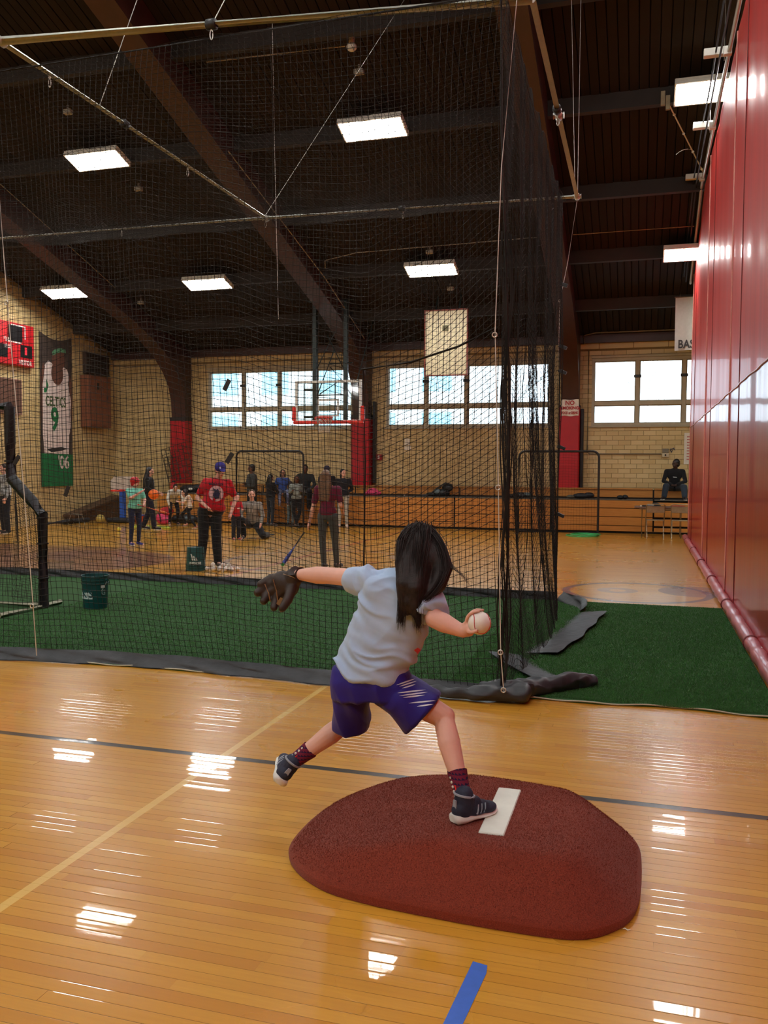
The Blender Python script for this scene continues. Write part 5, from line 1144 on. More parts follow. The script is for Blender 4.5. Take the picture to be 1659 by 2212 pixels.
        remesh(b, 'hair' if st != 'scarf' else 'long_hair', HAIR[hc], t, max(.010*s, .008), 3)
    if shirt:
        m = cloth_mat(*shirt); b = MB(); k_ = 1.06*bulk
        b.ball(Q['chest']+(Q['neck']-Q['chest'])*.15, Vector((.178*k_, .120*k_, .17))*s, 20, 12, Tb); cap(b, Q['pelvis']+(Q['chest']-Q['pelvis'])*.25, Q['chest'], .128*s*k_, .125*s*k_, flat=None)
        b.ball(Q['pelvis']+(Q['chest']-Q['pelvis'])*.18, Vector((.162*k_, .128*k_, .13+skirt))*s, 20, 12, Tb); cap(b, Q['neck']+(Q['chest']-Q['neck'])*.3, Q['neck']+(Q['chest']-Q['neck'])*.02, .085*s, .062*s)
        for S in 'RL':
            f = .55 if sleeve == 'short' else .97
            cap(b, Q['chest']*.35+Q['sh'+S]*.65+Vector((0, 0, .03))*s, Q['sh'+S], .075*s, .066*s)
            if sleeve == 'short': cap(b, Q['sh'+S], Q['sh'+S].lerp(Q['el'+S], .68), .066*s, .060*s)
            else: cap(b, Q['sh'+S], Q['el'+S], .064*s, .052*s); cap(b, Q['el'+S], Q['el'+S].lerp(Q['wr'+S], .93), .053*s, .038*s)
        remesh(b, 'shirt', m, t, max(vox*s, .009), 4)
    if pants:
        m = cloth_mat(*pants); b = MB(); a0, a1, a2 = (.092, .064, .048) if slim else (.108, .084, .070)
        b.ball(Q['pelvis'], Vector((.158*bulk, .118*bulk, .12))*s, 20, 12, Tb)
        for S in 'RL': cap(b, Q['hip'+S], Q['kn'+S], a0*s, a1*s); cap(b, Q['kn'+S], Q['kn'+S].lerp(Q['an'+S], .95), a1*s, a2*s)
        remesh(b, 'trousers', m, t, max(vox*s, .009), 4)
    ms = plain('shoe_%d_%d_%d' % shoes, shoes, .55, var=.15)
    for S in 'RL':
        a, c = Q['an'+S], Q['toe'+S]; f = (c-a); f.z *= .4; f.normalize(); up = Vector((0, 0, 1)); 
        b = MB(); cap(b, a-f*.035*s+Vector((0,0,-.022*s)), c-f*.02*s, .042*s, .036*s); cap(b, a, a+Vector((0,0,.03*s)), .044*s, .042*s)
        o = remesh(b, 'shoe', ms, t, max(.009*s, .007), 2)
        zmin = min(a.z, c.z)-.038*s; b = MB(); M2 = basis(f.cross(up), up); mid = (a+c)/2
        b.ball(mid+Vector((0, 0, -.050*s if abs(a.z-.075*s) > .02 else -.052*s+.012*s-mid.z+.0525*s)), Vector((.040, .135, .014))*s, 14, 6, M2); b.build('sole', M_SOLEW, o, smooth=180)
    if cap_:
        kind, rgb = cap_; mc = plain('headwear_%d_%d_%d' % rgb, rgb, .35 if kind == 'helmet' else .8, var=.08); b = MB(); r = 1.10 if kind == 'helmet' else 1.0
        hball(b, (0, -.012, .050), (.092*r, .108*r, .090*r)); 
        if kind == 'helmet':
            for sx in (-1, 1): hball(b, (sx*.078, -.01, -.02), (.022, .05, .055))
        bl = MB(); 
        cap(b, H(-.03, .08, .055), H(-.03, .135, .045), .028*hs, .022*hs, flat=.35); cap(b, H(.03, .08, .055), H(.03, .135, .045), .028*hs, .022*hs, flat=.35); cap(b, H(0, .08, .06), H(0, .15, .045), .03*hs, .024*hs, flat=.35)
        remesh(b, 'helmet' if kind == 'helmet' else 'cap', mc, t, .0075*max(s, .8), 2)
    if extra: extra(t, Q, s, H)
    return t
def on(x, y, dz=0.0): g = gz(x, y); return (g.x, g.y, dz)
def decal(t, name, m, c, ax, ay, poly, n): 
    """flat print standing 2 mm off the cloth"""
    c = Vector(c); b = MB(); k = len(poly); vs = [c+Vector(ax)*p[0]+Vector(ay)*p[1] for p in poly]; b.add(vs+[v+Vector(n)*.003 for v in vs], [tuple(range(k))[::-1], tuple(range(k, 2*k))]+[(i, (i+1) % k, k+(i+1) % k, k+i) for i in range(k)]); b.build(name, m, t)
TOCAM = PI     # rz so that local +Y (the front) looks back at the viewer

# coach in red, looking down, hands at the belt
def coach_print(t, Q, s, H):
    m1 = plain('pale_pink_print', (214, 170, 172), .8); m2 = plain('navy_print', (34, 32, 66), .8); c = Q['chest']+Vector((0, .170, -.06))
    decal(t, 'shirt_print', m1, c, (1,0,0), (0,0,1), [(.12*math.cos(a)*1.0, .13*math.sin(a)) for a in [2*PI*k/18 for k in range(18)]], (0, 1, 0))
    decal(t, 'shirt_print', m2, c+Vector((0, .004, 0)), (1,0,0), (0,0,1), [(-.05,-.08), (.02,-.09), (.055,-.03), (.03,.03), (.05,.09), (.0,.06), (-.03,.08), (-.06,.0)], (0, 1, 0))
    text_mesh('BOSTON', .056, lambda a, c_, d: (c.x-a, c.y+.006+d, c.z+.155+c_), m2, t, bold=.002)
    decal(t, 'cap_logo', plain('white_cap_mark', (214, 210, 226), .7), H(.04, .090, .085), (1,0,0), (0,0,1), [(-.012,-.018), (.012,-.018), (.016,.018), (-.006,.02)], (0, 1, .2))
person('adult in a red printed t-shirt, black trousers and blue cap looking down', (-6.84, 12.78, 0), PI+.52, 1.0, dict(head=(-.17,.10,1.60), neck=(-.14,.02,1.46), chest=(-.10,0,1.28), pelvis=(-.03,0,.95), shR=(.06,0,1.41), shL=(-.31,0,1.39), elR=(.20,-.04,1.14), wrR=(.05,.19,1.00), elL=(-.42,-.02,1.12), wrL=(-.34,.14,.90), anR=(.15,-.02,.075), toeR=(.20,.16,.03), anL=(-.13,.03,.075), toeL=(-.17,.22,.03)),
       'fair', ('brown', 'short'), ('red_cotton', (186, 20, 34)), 'short', ('black_trouser', (24, 26, 30)), False, (70, 64, 60), look=.30, nod=-.40, bulk=1.32, cap_=('cap', (44, 36, 128)), vox=.0105, extra=coach_print)
# child in helmet with bat
def red_bat(t, Q, s, H): pass
kp = on(292, 1178)
person('child in a red batting helmet, aqua shirt and dark blue trousers', kp, PI+1.1, .82, dict(elR=(.20,.14,1.22), wrR=(.02,.28,1.36), elL=(-.22,.12,1.16), wrL=(-.08,.30,1.05), head=(0,.02,1.60)), 'fair', ('dark', 'short'), ('aqua_cotton', (120, 206, 184)), 'short', ('navy_trouser', (28, 36, 66)), True, (56, 66, 150), look=.2, cap_=('helmet', (176, 24, 32)), headscale=1.1)
def bat(label, loc, p0, p1, cols, r=1.0):
    t = thing('baseball_bat', label, 'bat', loc); a, c = Vector(p0)-Vector(loc), Vector(p1)-Vector(loc); L = lambda f: a.lerp(c, f)
    b = MB(); b.tube([L(.0), L(.02), L(.021), L(.36)], [.024*r, .024*r, .013*r, .0125*r], 12); b.build('grip', cols[0], t, smooth=50)
    b = MB(); b.tube([L(.36), L(.55), L(.70), L(.93)], [.0125*r, .020*r, .031*r, .033*r], 14); b.build('barrel', cols[1], t, smooth=50)
    b = MB(); b.tube([L(.93), L(.97), L(.995), L(1.0)], [.033*r, .034*r, .028*r, .015*r], 14); b.build('end_cap', cols[2], t, smooth=50); return t
hb = gy(298, 1090, 15.45); he = gy(365, 1110, 15.1); bat('thin orange and red plastic bat held out level by the helmeted child', hb, hb, he, (plain('red_grip', (190, 40, 40), .5), plain('orange_bat', (226, 110, 60), .5), plain('red_grip', (190, 40, 40), .5)), .62)
# woman in black with long dark hair, walking
person('person in a long black top with long black hair walking past the toy hoop', on(322, 1144), PI+1.9, .95, dict(head=(0,.04,1.61), elR=(.24,.02,1.14), wrR=(.22,.24,1.05), elL=(-.24,.0,1.14), wrL=(-.22,.22,1.02), knR=(.1,.12,.50), anR=(.1,.16,.08), toeR=(.12,.35,.04), knL=(-.1,-.02,.50), anL=(-.1,-.18,.10), toeL=(-.1,.0,.03)), 'fair', ('black', 'scarf'), ('black_hoodie', (26, 28, 32)), 'long', ('dark_navy_trouser', (28, 30, 48)), False, (24, 24, 26), bulk=1.2, skirt=.10)
# person in white hoodie bending, and running child
person('person in a white hooded jacket and black leggings bending forward by the bleachers', (-12.75, 21.7, 0), PI+.7, .80, dict(pelvis=(0,-.14,.86), chest=(0,.10,1.12), neck=(0,.24,1.25), head=(0,.36,1.33), shR=(.18,.2,1.20), shL=(-.18,.2,1.20), elR=(.26,.30,.95), wrR=(.22,.38,.72), elL=(-.26,.28,.95), wrL=(-.24,.34,.70), hipR=(.1,-.12,.84), hipL=(-.1,-.12,.84), knR=(.14,.12,.52), knL=(-.14,.06,.50), anR=(.14,-.08,.075), anL=(-.16,-.16,.075), toeR=(.16,.1,.03), toeL=(-.2,.02,.03)), 'fair', ('black', 'short'), ('white_hoodie', (206, 202, 190)), 'long', ('black_legging', (26, 26, 30)), True, (60, 60, 66), nod=-.4)
person('small child with brown ponytail in a pale shirt and black leggings, running', (-11.55, 20.4, 0), PI-1.2, .62, dict(pelvis=(0,-.05,.90), chest=(0,.05,1.22), neck=(0,.10,1.40), head=(0,.16,1.55), elR=(.26,-.14,1.16), wrR=(.24,.05,1.0), elL=(-.26,.16,1.14), wrL=(-.2,.36,1.18), knR=(.12,.30,.62), anR=(.12,.10,.22), toeR=(.12,.28,.12), knL=(-.1,-.05,.48), anL=(-.1,-.34,.13), toeL=(-.1,-.2,.03)), 'fair', ('dark', 'long'), ('cream_shirt', (214, 196, 176)), 'short', ('black_legging', (26, 26, 30)), True, (210, 150, 130), headscale=1.3)
# toddler in red and kneeling woman
person('toddler in a red long-sleeved top and dark trousers standing beside the kneeling woman', on(510, 1166), PI+.9, .60, dict(pelvis=(0,0,.88), head=(0,.05,1.60), elR=(.2,.14,1.18), wrR=(.1,.34,1.2), elL=(-.2,.14,1.18), wrL=(-.1,.34,1.16)), 'fair', ('dark', 'short'), ('toddler_red', (176, 34, 44)), 'long', ('dark_trouser', (34, 36, 46)), False, (176, 70, 66), headscale=1.45, nod=-.15)
def hood(t, Q, s, H):
    b = MB()
    for sx in (-1, 1): b.tube([Q['neck']+Vector((sx*.03, .10, -.06)), Q['chest']+Vector((sx*.035, .145, .02)), Q['chest']+Vector((sx*.03, .15, -.10))], .006, 5)
    b.build('hood_cord', M_WHITE, t, smooth=60)
person('kneeling woman in a grey hooded sweatshirt and black trousers on the gym floor', (-8.72, 18.35, 0), PI+.30, .98, dict(pelvis=(0,-.08,.36), chest=(0,.0,.70), neck=(0,.02,.87), head=(.0,.05,1.03), shR=(.18,0,.81), shL=(-.18,0,.81), elR=(.26,.10,.56), wrR=(.17,.28,.42), elL=(-.26,.06,.54), wrL=(-.24,.26,.36), hipR=(.1,-.06,.32), hipL=(-.1,-.06,.32), knR=(.18,.34,.44), anR=(.16,.26,.075), toeR=(.17,.44,.03), knL=(-.30,.34,.09), anL=(-.36,-.08,.07), toeL=(-.36,-.25,.05)), 'fair', ('brown', 'bun'), ('heather_grey', (138, 134, 126)), 'long', ('black_trouser', (24, 26, 30)), False, (60, 60, 64), look=.1, extra=hood)
# standing families before the bleachers
person('adult in a charcoal jacket with arms folded, standing left inside the screen', (-10.75, 22.62, 0), PI-.7, 1.0, dict(elR=(.24,.06,1.12), wrR=(.0,.22,1.18), elL=(-.24,.06,1.12), wrL=(.02,.2,1.12)), 'brown', ('black', 'short'), ('charcoal_jacket', (62, 66, 66)), 'long', ('black_trouser', (24, 26, 30)), False, (40, 38, 38), look=-.3, bulk=1.15)
person('child in a black top and dark jeans standing beside the adult in the charcoal jacket', (-10.12, 22.5, 0), PI+2.6, .84, dict(elR=(.22,.12,1.16), wrR=(.16,.32,1.08), elL=(-.22,.12,1.16), wrL=(-.16,.30,1.06)), 'tan', ('black', 'long'), ('black_top', (28, 28, 34)), 'long', ('dark_jeans', (44, 54, 66)), True, (90, 84, 84))
person('girl in a blue top and patterned leggings sitting on the bleacher ledge', (-9.98, 23.02, .0), PI+.5, .86, dict(pelvis=(0,.12,1.10), chest=(0,.10,1.40), neck=(0,.10,1.57), head=(0,.13,1.73), shR=(.17,.1,1.52), shL=(-.17,.1,1.52), elR=(.26,.18,1.30), wrR=(.18,.34,1.18), elL=(-.26,.18,1.30), wrL=(-.2,.36,1.16), hipR=(.09,.12,1.10), hipL=(-.09,.12,1.10), knR=(.14,.50,1.13), knL=(-.14,.50,1.13), anR=(.14,.56,.74), anL=(-.13,.56,.74), toeR=(.15,.74,.70), toeL=(-.14,.74,.70)), 'tan', ('black', 'bob'), ('royal_blue_top', (60, 84, 150)), 'short', ('patterned_legging', (120, 126, 160), .35, 11, .85, .6), True, (80, 80, 90))
person('child in a grey plaid shirt and black leggings, legs crossed, standing in the screen', on(641, 1138), PI+.35, .82, dict(elR=(.24,.02,1.16), wrR=(.15,.18,1.22), elL=(-.24,.0,1.16), wrL=(-.15,.18,1.20), anR=(-.02,.05,.075), toeR=(.0,.22,.03), anL=(.03,-.05,.075), toeL=(.02,.12,.03)), 'brown', ('dark', 'long'), ('grey_plaid', (146, 156, 152), .35, 11, .85, .5), 'long', ('black_legging', (26, 26, 30)), True, (190, 186, 180))
person('adult in a dark jacket sitting on the ledge behind the plaid shirt child', (-9.35, 23.25, 0), PI+.3, 1.0, dict(pelvis=(0,.1,1.0), chest=(0,.12,1.30), neck=(0,.13,1.46), head=(0,.17,1.61), shR=(.19,.12,1.41), shL=(-.19,.12,1.41), elR=(.28,.22,1.18), wrR=(.2,.40,1.06), elL=(-.28,.22,1.18), wrL=(-.2,.40,1.06), hipR=(.1,.1,.98), hipL=(-.1,.1,.98), knR=(.15,.50,.96), knL=(-.15,.50,.96), anR=(.15,.52,.52), anL=(-.14,.52,.52), toeR=(.16,.7,.48), toeL=(-.15,.7,.48)), 'brown', ('black', 'short'), ('dark_green_jacket', (40, 44, 46)), 'long', ('black_trouser', (24, 26, 30)), False, (40, 38, 38), bulk=1.15)
person('child in pale blue-grey jeans standing half hidden behind the plaid shirt child', (-9.62, 22.78, 0), PI+2.9, .72, dict(), 'fair', ('dark', 'bob'), ('dark_top', (40, 42, 50)), 'long', ('pale_blue_jeans', (112, 134, 144)), True, (60, 60, 66), headscale=1.1)
# woman with long hair from behind, holding a bat
person('woman seen from behind in a maroon t-shirt with long light brown hair', (-4.92, 13.2, 0), .05, .93, dict(elL=(-.27,-.0,1.08), wrL=(-.34,.02,.82), elR=(.24,.0,1.12), wrR=(.22,.16,1.0), anL=(-.07,.0,.075), anR=(.13,.12,.075), toeR=(.17,.3,.03), toeL=(-.08,.18,.03), knR=(.11,.08,.50), head=(-.03,.0,1.61)), 'fair', ('brown', 'long'), ('maroon_cotton', (104, 30, 56)), 'short', ('grey_green_trouser', (70, 76, 76)), True, (60, 60, 60), bulk=.95, vox=.0105)
g0 = gy(657, 1150, 13.25); g1 = gy(609, 1222, 12.95); bat('blue and black bat with green tip pointing down from the woman in maroon', g0, g0, g1, (M_BLACK, plain('blue_bat', (40, 62, 150), .35), plain('green_tip', (50, 170, 100), .5)), .95)
person('adult in a dark cap and black jacket with back turned behind the woman in maroon', on(706, 1139), .5, .98, dict(), 'tan', ('black', 'short'), ('black_jacket', (30, 28, 34)), 'long', ('black_trouser', (24, 26, 30)), False, (40, 38, 38), cap_=('cap', (40, 36, 60)))
person('woman in a black v-neck top and light grey trousers with arms behind her back', on(741, 1139), PI+.35, .93, dict(elR=(.27,-.10,1.14), wrR=(.08,-.16,.98), elL=(-.27,-.10,1.14), wrL=(-.06,-.16,.98)), 'fair', ('black', 'pony'), ('black_knit', (30, 32, 40)), 'long', ('light_grey_trouser', (176, 176, 166)), True, (206, 200, 190), look=.5, extra=lambda t, Q, s, H: (lambda b: (b.ball(Q['neck']+Vector((0, .075, -.09)), (.055, .03, .075), 12, 8), b.build('neckline_skin', SKIN['fair'], t, smooth=180)))(MB()))
person('adult in a checked shirt standing behind the padded screen at the left edge', on(12, 1152), PI-.5, .98, dict(), 'fair', ('dark', 'short'), ('checked_shirt', (168, 176, 184), .35, 11, .85, .7), 'long', ('dark_trouser', (34, 36, 46)), False, (40, 38, 38), bulk=1.15)
# seated man at the right
def logo(t, Q, s, H): 
    c = Q['chest']+Vector((-.01, .142, -.05)); decal(t, 'shirt_print', plain('white_print', (190, 190, 190), .7), c, (1,0,0), (0,0,1), [(-.05,-.012), (.04,-.004), (.055,.018), (-.04,.010)], (0, 1, 0))
person('person in a black long-sleeved top and dark jeans sitting on the bleachers, hands clasped', (.80, 23.75, 0), PI-.05, 1.0, dict(pelvis=(0,.02,1.20), chest=(0,.06,1.50), neck=(0,.09,1.66), head=(-.02,.13,1.80), shR=(.20,.06,1.60), shL=(-.20,.06,1.60), elR=(.27,.20,1.35), wrR=(.06,.44,1.26), elL=(-.27,.20,1.35), wrL=(-.05,.44,1.26), hipR=(.1,.06,1.19), hipL=(-.1,.06,1.19), knR=(.20,.46,1.22), knL=(-.24,.46,1.20), anR=(.24,.50,.955), anL=(-.26,.62,.955), toeR=(.30,.68,.91), toeL=(-.30,.80,.91)), 'deep', ('black', 'short'), ('black_sweater', (20, 20, 24)), 'long', ('dark_jeans', (36, 44, 60)), False, (30, 30, 34), look=-.9, bulk=1.08, extra=logo)

# ================================================================ THE PITCHER
KY = 3.55
def K(x, y, Y=KY): return gy(x, y, Y)
kid = thing('person', 'child pitcher in light grey t-shirt and blue shorts striding on the red mound', 'person', (-.66, 3.5, .205)); KO = Vector((-.66, 3.5, .205))
class KB(MB):
    def build(s, name, mat, parent=None, smooth=None, **props):
        s.v = [tuple(Vector(p)-KO) for p in s.v]; return MB.build(s, name, mat, parent, smooth, **props)
px = 1/520.0
shL, elL, wrL = K(798, 1252, 3.56), K(706, 1243, 3.68), K(646, 1241, 3.78)
shR, elR, wrR = K(918, 1292, 3.53), K(938, 1336, 3.44), K(1000, 1364, 3.42)
hipL, hipR = K(770, 1480, 3.56), K(835, 1482, 3.56)
knL, anL = K(757, 1553, 3.76), K(626, 1652, 3.66); knR, anR = K(958, 1548, 3.58), K(1003, 1728, 3.42)
neck, headc = K(893, 1250, 3.58), K(908, 1188, 3.60); chest, pelv = K(862, 1315, 3.57), K(803, 1462, 3.57)
b = KB()
Hk = Matrix.Rotation(-.2, 4, 'Y') @ Matrix.Rotation(.35, 4, 'Z')
hk = lambda x, y, z: headc+(Hk @ Vector((x, y, z)))
def kb_(c, r): b.ball(hk(*c), Vector(r), 24, 16, Hk)
kb_((0, 0, .02), (.070, .088, .088)); kb_((0, .025, -.045), (.052, .058, .056)); kb_((0, .042, -.08), (.028, .03, .022)); cap(b, hk(0, .083, .0), hk(0, .098, -.028), .007, .011)
for sx in (-1, 1): kb_((sx*.071, 0, -.012), (.009, .017, .027))
cap(b, chest.lerp(neck, .7), hk(0, -.008, -.05), .046, .044)
cap(b, chest, neck, .09, .06); cap(b, pelv, chest, .095, .10)
for s_, e_, w_ in ((shL, elL, wrL), (shR, elR, wrR)):
    cap(b, chest.lerp(s_, .6), s_, .05, .040); cap(b, s_, e_, .041, .039); cap(b, e_, e_.lerp(w_, .35), .040, .041); cap(b, e_.lerp(w_, .35), w_, .041, .026)
for h_, k_, a_ in ((hipL, knL, anL), (hipR, knR, anR)):
    cap(b, pelv.lerp(h_, .5), h_, .085, .080); cap(b, h_, k_, .075, .050); b.ball(k_, .047, 16, 10)
    m_ = k_.lerp(a_, .32)+Vector((0, -.012, 0)); cap(b, k_, m_, .044, .048); cap(b, m_, a_.lerp(k_, .12), .048, .030); cap(b, a_.lerp(k_, .12), a_, .030, .029)
# feet inside the shoes
toeR = anR+Vector((.04, .05, -.05)); toeL = anL+Vector((-.04, .05, -.02)); cap(b, anR, toeR, .026, .018); cap(b, anL, toeL, .026, .018)
# right hand closed round the ball
ballc = K(1036, 1346, 3.40); BR = .047
dpb = (ballc-wrR).normalized(); cap(b, wrR, wrR.lerp(ballc, .42), .024, .027)
side = dpb.cross(Vector((0, 1, 0))).normalized(); upv = side.cross(dpb).normalized()
palm = ballc-dpb*(BR+.012); cap(b, wrR.lerp(palm, .5)+side*.014, palm+side*.018, .016, .015); cap(b, wrR.lerp(palm, .5)-side*.014, palm-side*.018, .016, .015)
def finger(roll, reach, r0=.0085, seg=5, start=.25):
    ax_d = (side*math.cos(roll)+upv*math.sin(roll)); pts = []
    for k in range(seg+1):
        a = PI-(start+(reach-start)*k/seg); pts.append(ballc+(dpb*math.cos(a)+ax_d*math.sin(a))*(BR+.0075))
    for k in range(seg): cap(b, pts[k], pts[k+1], r0-.0004*k, r0-.0004*(k+1), 10)
    return pts[-1]
tips = [finger(-.30-.0, 2.15), finger(.12, 2.25), finger(.52, 2.15), finger(.95, 1.85, .0078), finger(-1.9, 1.55, .0098)]
kb = remesh(b, 'body', SKIN['fair'], kid, .0048, 4)
for sx in (-1, 1): e = KB(); e.ball(hk(sx*.028, .076, .012), .010, 10, 8); e.build('eye', M_EYE, kid, smooth=180)
e = KB(); e.ball(hk(0, .082, -.052), (.02, .006, .006), 10, 6, Hk); e.build('mouth', M_LIP, kid, smooth=180)
# t-shirt: stacked cross-sections matched to the stretched, twisted trunk
def sect(l, r, dep, Y=KY, n=28, sq=2.4):
    a, c = K(*l, Y), K(*r, Y); m = (a+c)/2; hx = (c-a)/2; out = []
    for k in range(n):
        t = 2*PI*k/n; cs, sn = math.cos(t), math.sin(t); out.append(m+hx*(abs(cs)**(2/sq)*(1 if cs > 0 else -1))+Vector((0, dep, 0))*(abs(sn)**(2/sq)*(1 if sn > 0 else -1)))
    return out
def loft(b, secs):
    n = len(secs[0]); vs = [p for s_ in secs for p in s_]; fs = []
    for k in range(len(secs)-1):
        for j in range(n): a = k*n+j; c = k*n+(j+1) % n; fs.append((a, c, c+n, a+n))
    fs.append(tuple(range(n))[::-1]); fs.append(tuple((len(secs)-1)*n+j for j in range(n))); b.add(vs, fs)
b = KB()
loft(b, [sect((726, 1452), (877, 1470), .105), sect((727, 1430), (884, 1446), .106), sect((738, 1395), (897, 1418), .100), sect((757, 1350), (914, 1382), .096), sect((775, 1310), (925, 1350), .098), sect((786, 1275), (936, 1318), .100), sect((800, 1248), (936, 1288), .088), sect((835, 1232), (925, 1262), .062), sect((865, 1230), (915, 1246), .05)])
cap(b, K(830, 1262, 3.57), K(770, 1252, 3.60), .062, .055); cap(b, K(806, 1258, 3.57), K(766, 1250, 3.63), .064, .055); cap(b, K(900, 1285, 3.55), K(922, 1296, 3.50), .064, .060)
loft(b, [[K(752, 1250, 3.62)+Vector((0.0, .052*math.cos(t), .052*math.sin(t))) for t in [2*PI*k/20 for k in range(20)]], [K(800, 1258, 3.58)+Vector((0, .056*math.cos(t), .060*math.sin(t))) for t in [2*PI*k/20 for k in range(20)]], [K(840, 1275, 3.57)+Vector((0, .07*math.cos(t), .08*math.sin(t))) for t in [2*PI*k/20 for k in range(20)]]])
cap(b, K(905, 1290, 3.55), K(925, 1300, 3.51), .060, .054); dR = (elR-shR).normalized(); fx, fy = frame_of(dR)
loft(b, [[c_+(fx*math.cos(t)+fy*math.sin(t))*r_ for t in [2*PI*k/20 for k in range(20)]] for c_, r_ in ((shR-dR*.03, .058), (shR+dR*.03, .066), (shR.lerp(elR, .80), .068))])
M_TEE = cloth_mat('light_grey_tee', (170, 194, 226), .35, 16, .85, .05, .2)
tee = remesh(b, 'shirt', M_TEE, kid, .0055, 5)
me = tee.data; co = np.zeros(len(me.vertices)*3, dtype=np.float32); me.vertices.foreach_get('co', co); co = co.reshape(-1, 3); no = np.zeros(len(me.vertices)*3, dtype=np.float32); me.vertices.foreach_get('normal', no); no = no.reshape(-1, 3)
# folds: long creases running from the gathered right hip up to the left shoulder, rows of smaller ones
out = co.copy(); e1 = Vector((.80, 0, .60)); 
for i, (p, n_) in enumerate(zip(co, no)):
    q = Vector((float(p[0]), float(p[1]), float(p[2])))
    u_ = q.x*.92-q.z*.38; v_ = q.x*.38+q.z*.92; w_ = noise.noise(Vector((u_*3.2, q.y*2.5, v_*13+1.2*noise.noise(q*6))))
    w2 = noise.noise(Vector((u_*9+4, q.y*6, v_*26))); f = 1-abs(w_)*2.6; amp = .022*max(-.30, f)*(.7+.7*noise.noise(q*4.5))+.005*w2
    out[i] = p+n_*amp
me.vertices.foreach_set('co', out.ravel()); me.update()
b = KB(); q_ = [K(897, 1402, 3.47), K(905, 1397, 3.47), K(912, 1402, 3.475), K(905, 1410, 3.475)]; 
b.prism([(0, 0), (1, 0), (1, 1), (0, 1)], lambda a, c: q_[{(0,0):0,(1,0):1,(1,1):2,(0,1):3}[(a, c)]]+Vector((0, -.022, 0)), (0, .004, 0)); b.build('red_print', M_REDINK, kid)
# shorts
b = KB(); loft(b, [sect((727, 1440), (880, 1452), .096), sect((722, 1470), (884, 1478), .104), sect((724, 1505), (880, 1505), .098)])
def ring3(c_, ax_, ux, r1, r2, n=24): 
    ax_ = ax_.normalized(); ux = (ux-ax_*ux.dot(ax_)).normalized(); uy = ax_.cross(ux); return [c_+ux*math.cos(2*PI*k/n)*r1+uy*math.sin(2*PI*k/n)*r2 for k in range(n)]
dL = (knL-hipL); X_ = Vector((1, 0, 0))
loft(b, [ring3(K(765, 1478, 3.56), Vector((0, 0, -1)), X_, .082, .092), ring3(K(760, 1520, 3.60), Vector((-.05, .2, -1)), X_, .078, .095), ring3(K(758, 1568, 3.66), Vector((-.1, .15, -1)), Vector((1, 0, -.28)), .075, .100)])
dR_ = (knR-hipR)
loft(b, [ring3(K(828, 1482, 3.56), dR_, Vector((.5, 0, 1)), .075, .095), ring3(K(865, 1502, 3.57), dR_, Vector((.6, 0, .9)), .090, .100), ring3(K(914, 1540, 3.585), Vector((.75, .06, -.62)), Vector((.62, 0, .75)), .112, .110)])
M_SHORT = cloth_mat('royal_blue_shorts', (40, 30, 128), .3, 9, .55, .15, .1); sh = remesh(b, 'shorts', M_SHORT, kid, .0055, 4)
me = sh.data; n0 = len(me.vertices); co = np.zeros(n0*3, dtype=np.float32); me.vertices.foreach_get('co', co); co = co.reshape(-1, 3); no = np.zeros(n0*3, dtype=np.float32); me.vertices.foreach_get('normal', no); no = no.reshape(-1, 3); out = co.copy()
for i in range(n0):
    q = Vector([float(a) for a in co[i]]); w_ = noise.noise(Vector((q.x*9, q.y*3, q.z*5+q.x*4))); out[i] = co[i]+no[i]*(.020*(1-abs(w_)*2.4)*(.6+.5*noise.noise(q*5)))
me.vertices.foreach_set('co', out.ravel()); me.update()
# three groups of slanted white streaks printed on the right leg, draped on the cloth by casting onto it
from mathutils.bvhtree import BVHTree
bv = BVHTree.FromPolygons([v.co.copy() for v in me.vertices], [tuple(p.vertices) for p in me.polygons])
def drape(b, p0, p1, w, n=14, lift=.0022):
    P = []
    for k in range(n+1):
        row = []
        for sgn in (-1, 1):
            x = p0[0]+(p1[0]-p0[0])*k/n; y = p0[1]+(p1[1]-p0[1])*k/n+sgn*w*(1-abs(2*k/n-1)**2)*.5+.01*sgn
            o_ = gy(x, y, 2.6)-KO; d_ = ray(x, y).normalized(); h = bv.ray_cast(o_, d_)
            if h[0] is None: return
            row.append(h[0]-d_*lift+KO)
        P.append(row)
    b.grid(P)
M_STREAK = plain('white_streak_print', (206, 210, 226), .6)
for (x0, y0, x1, y1) in ((856, 1480, 897, 1466), (862, 1483, 900, 1471), (868, 1487, 898, 1478), (858, 1497, 920, 1490), (862, 1503, 924, 1495), (870, 1507, 918, 1501), (882, 1519, 942, 1513), (888, 1523, 944, 1517), (900, 1526, 936, 1521)):
    b = KB(); drape(b, (x0, y0), (x1, y1), 3.2); 
    if b.v: b.build('white_streak', M_STREAK, sh).parent = sh
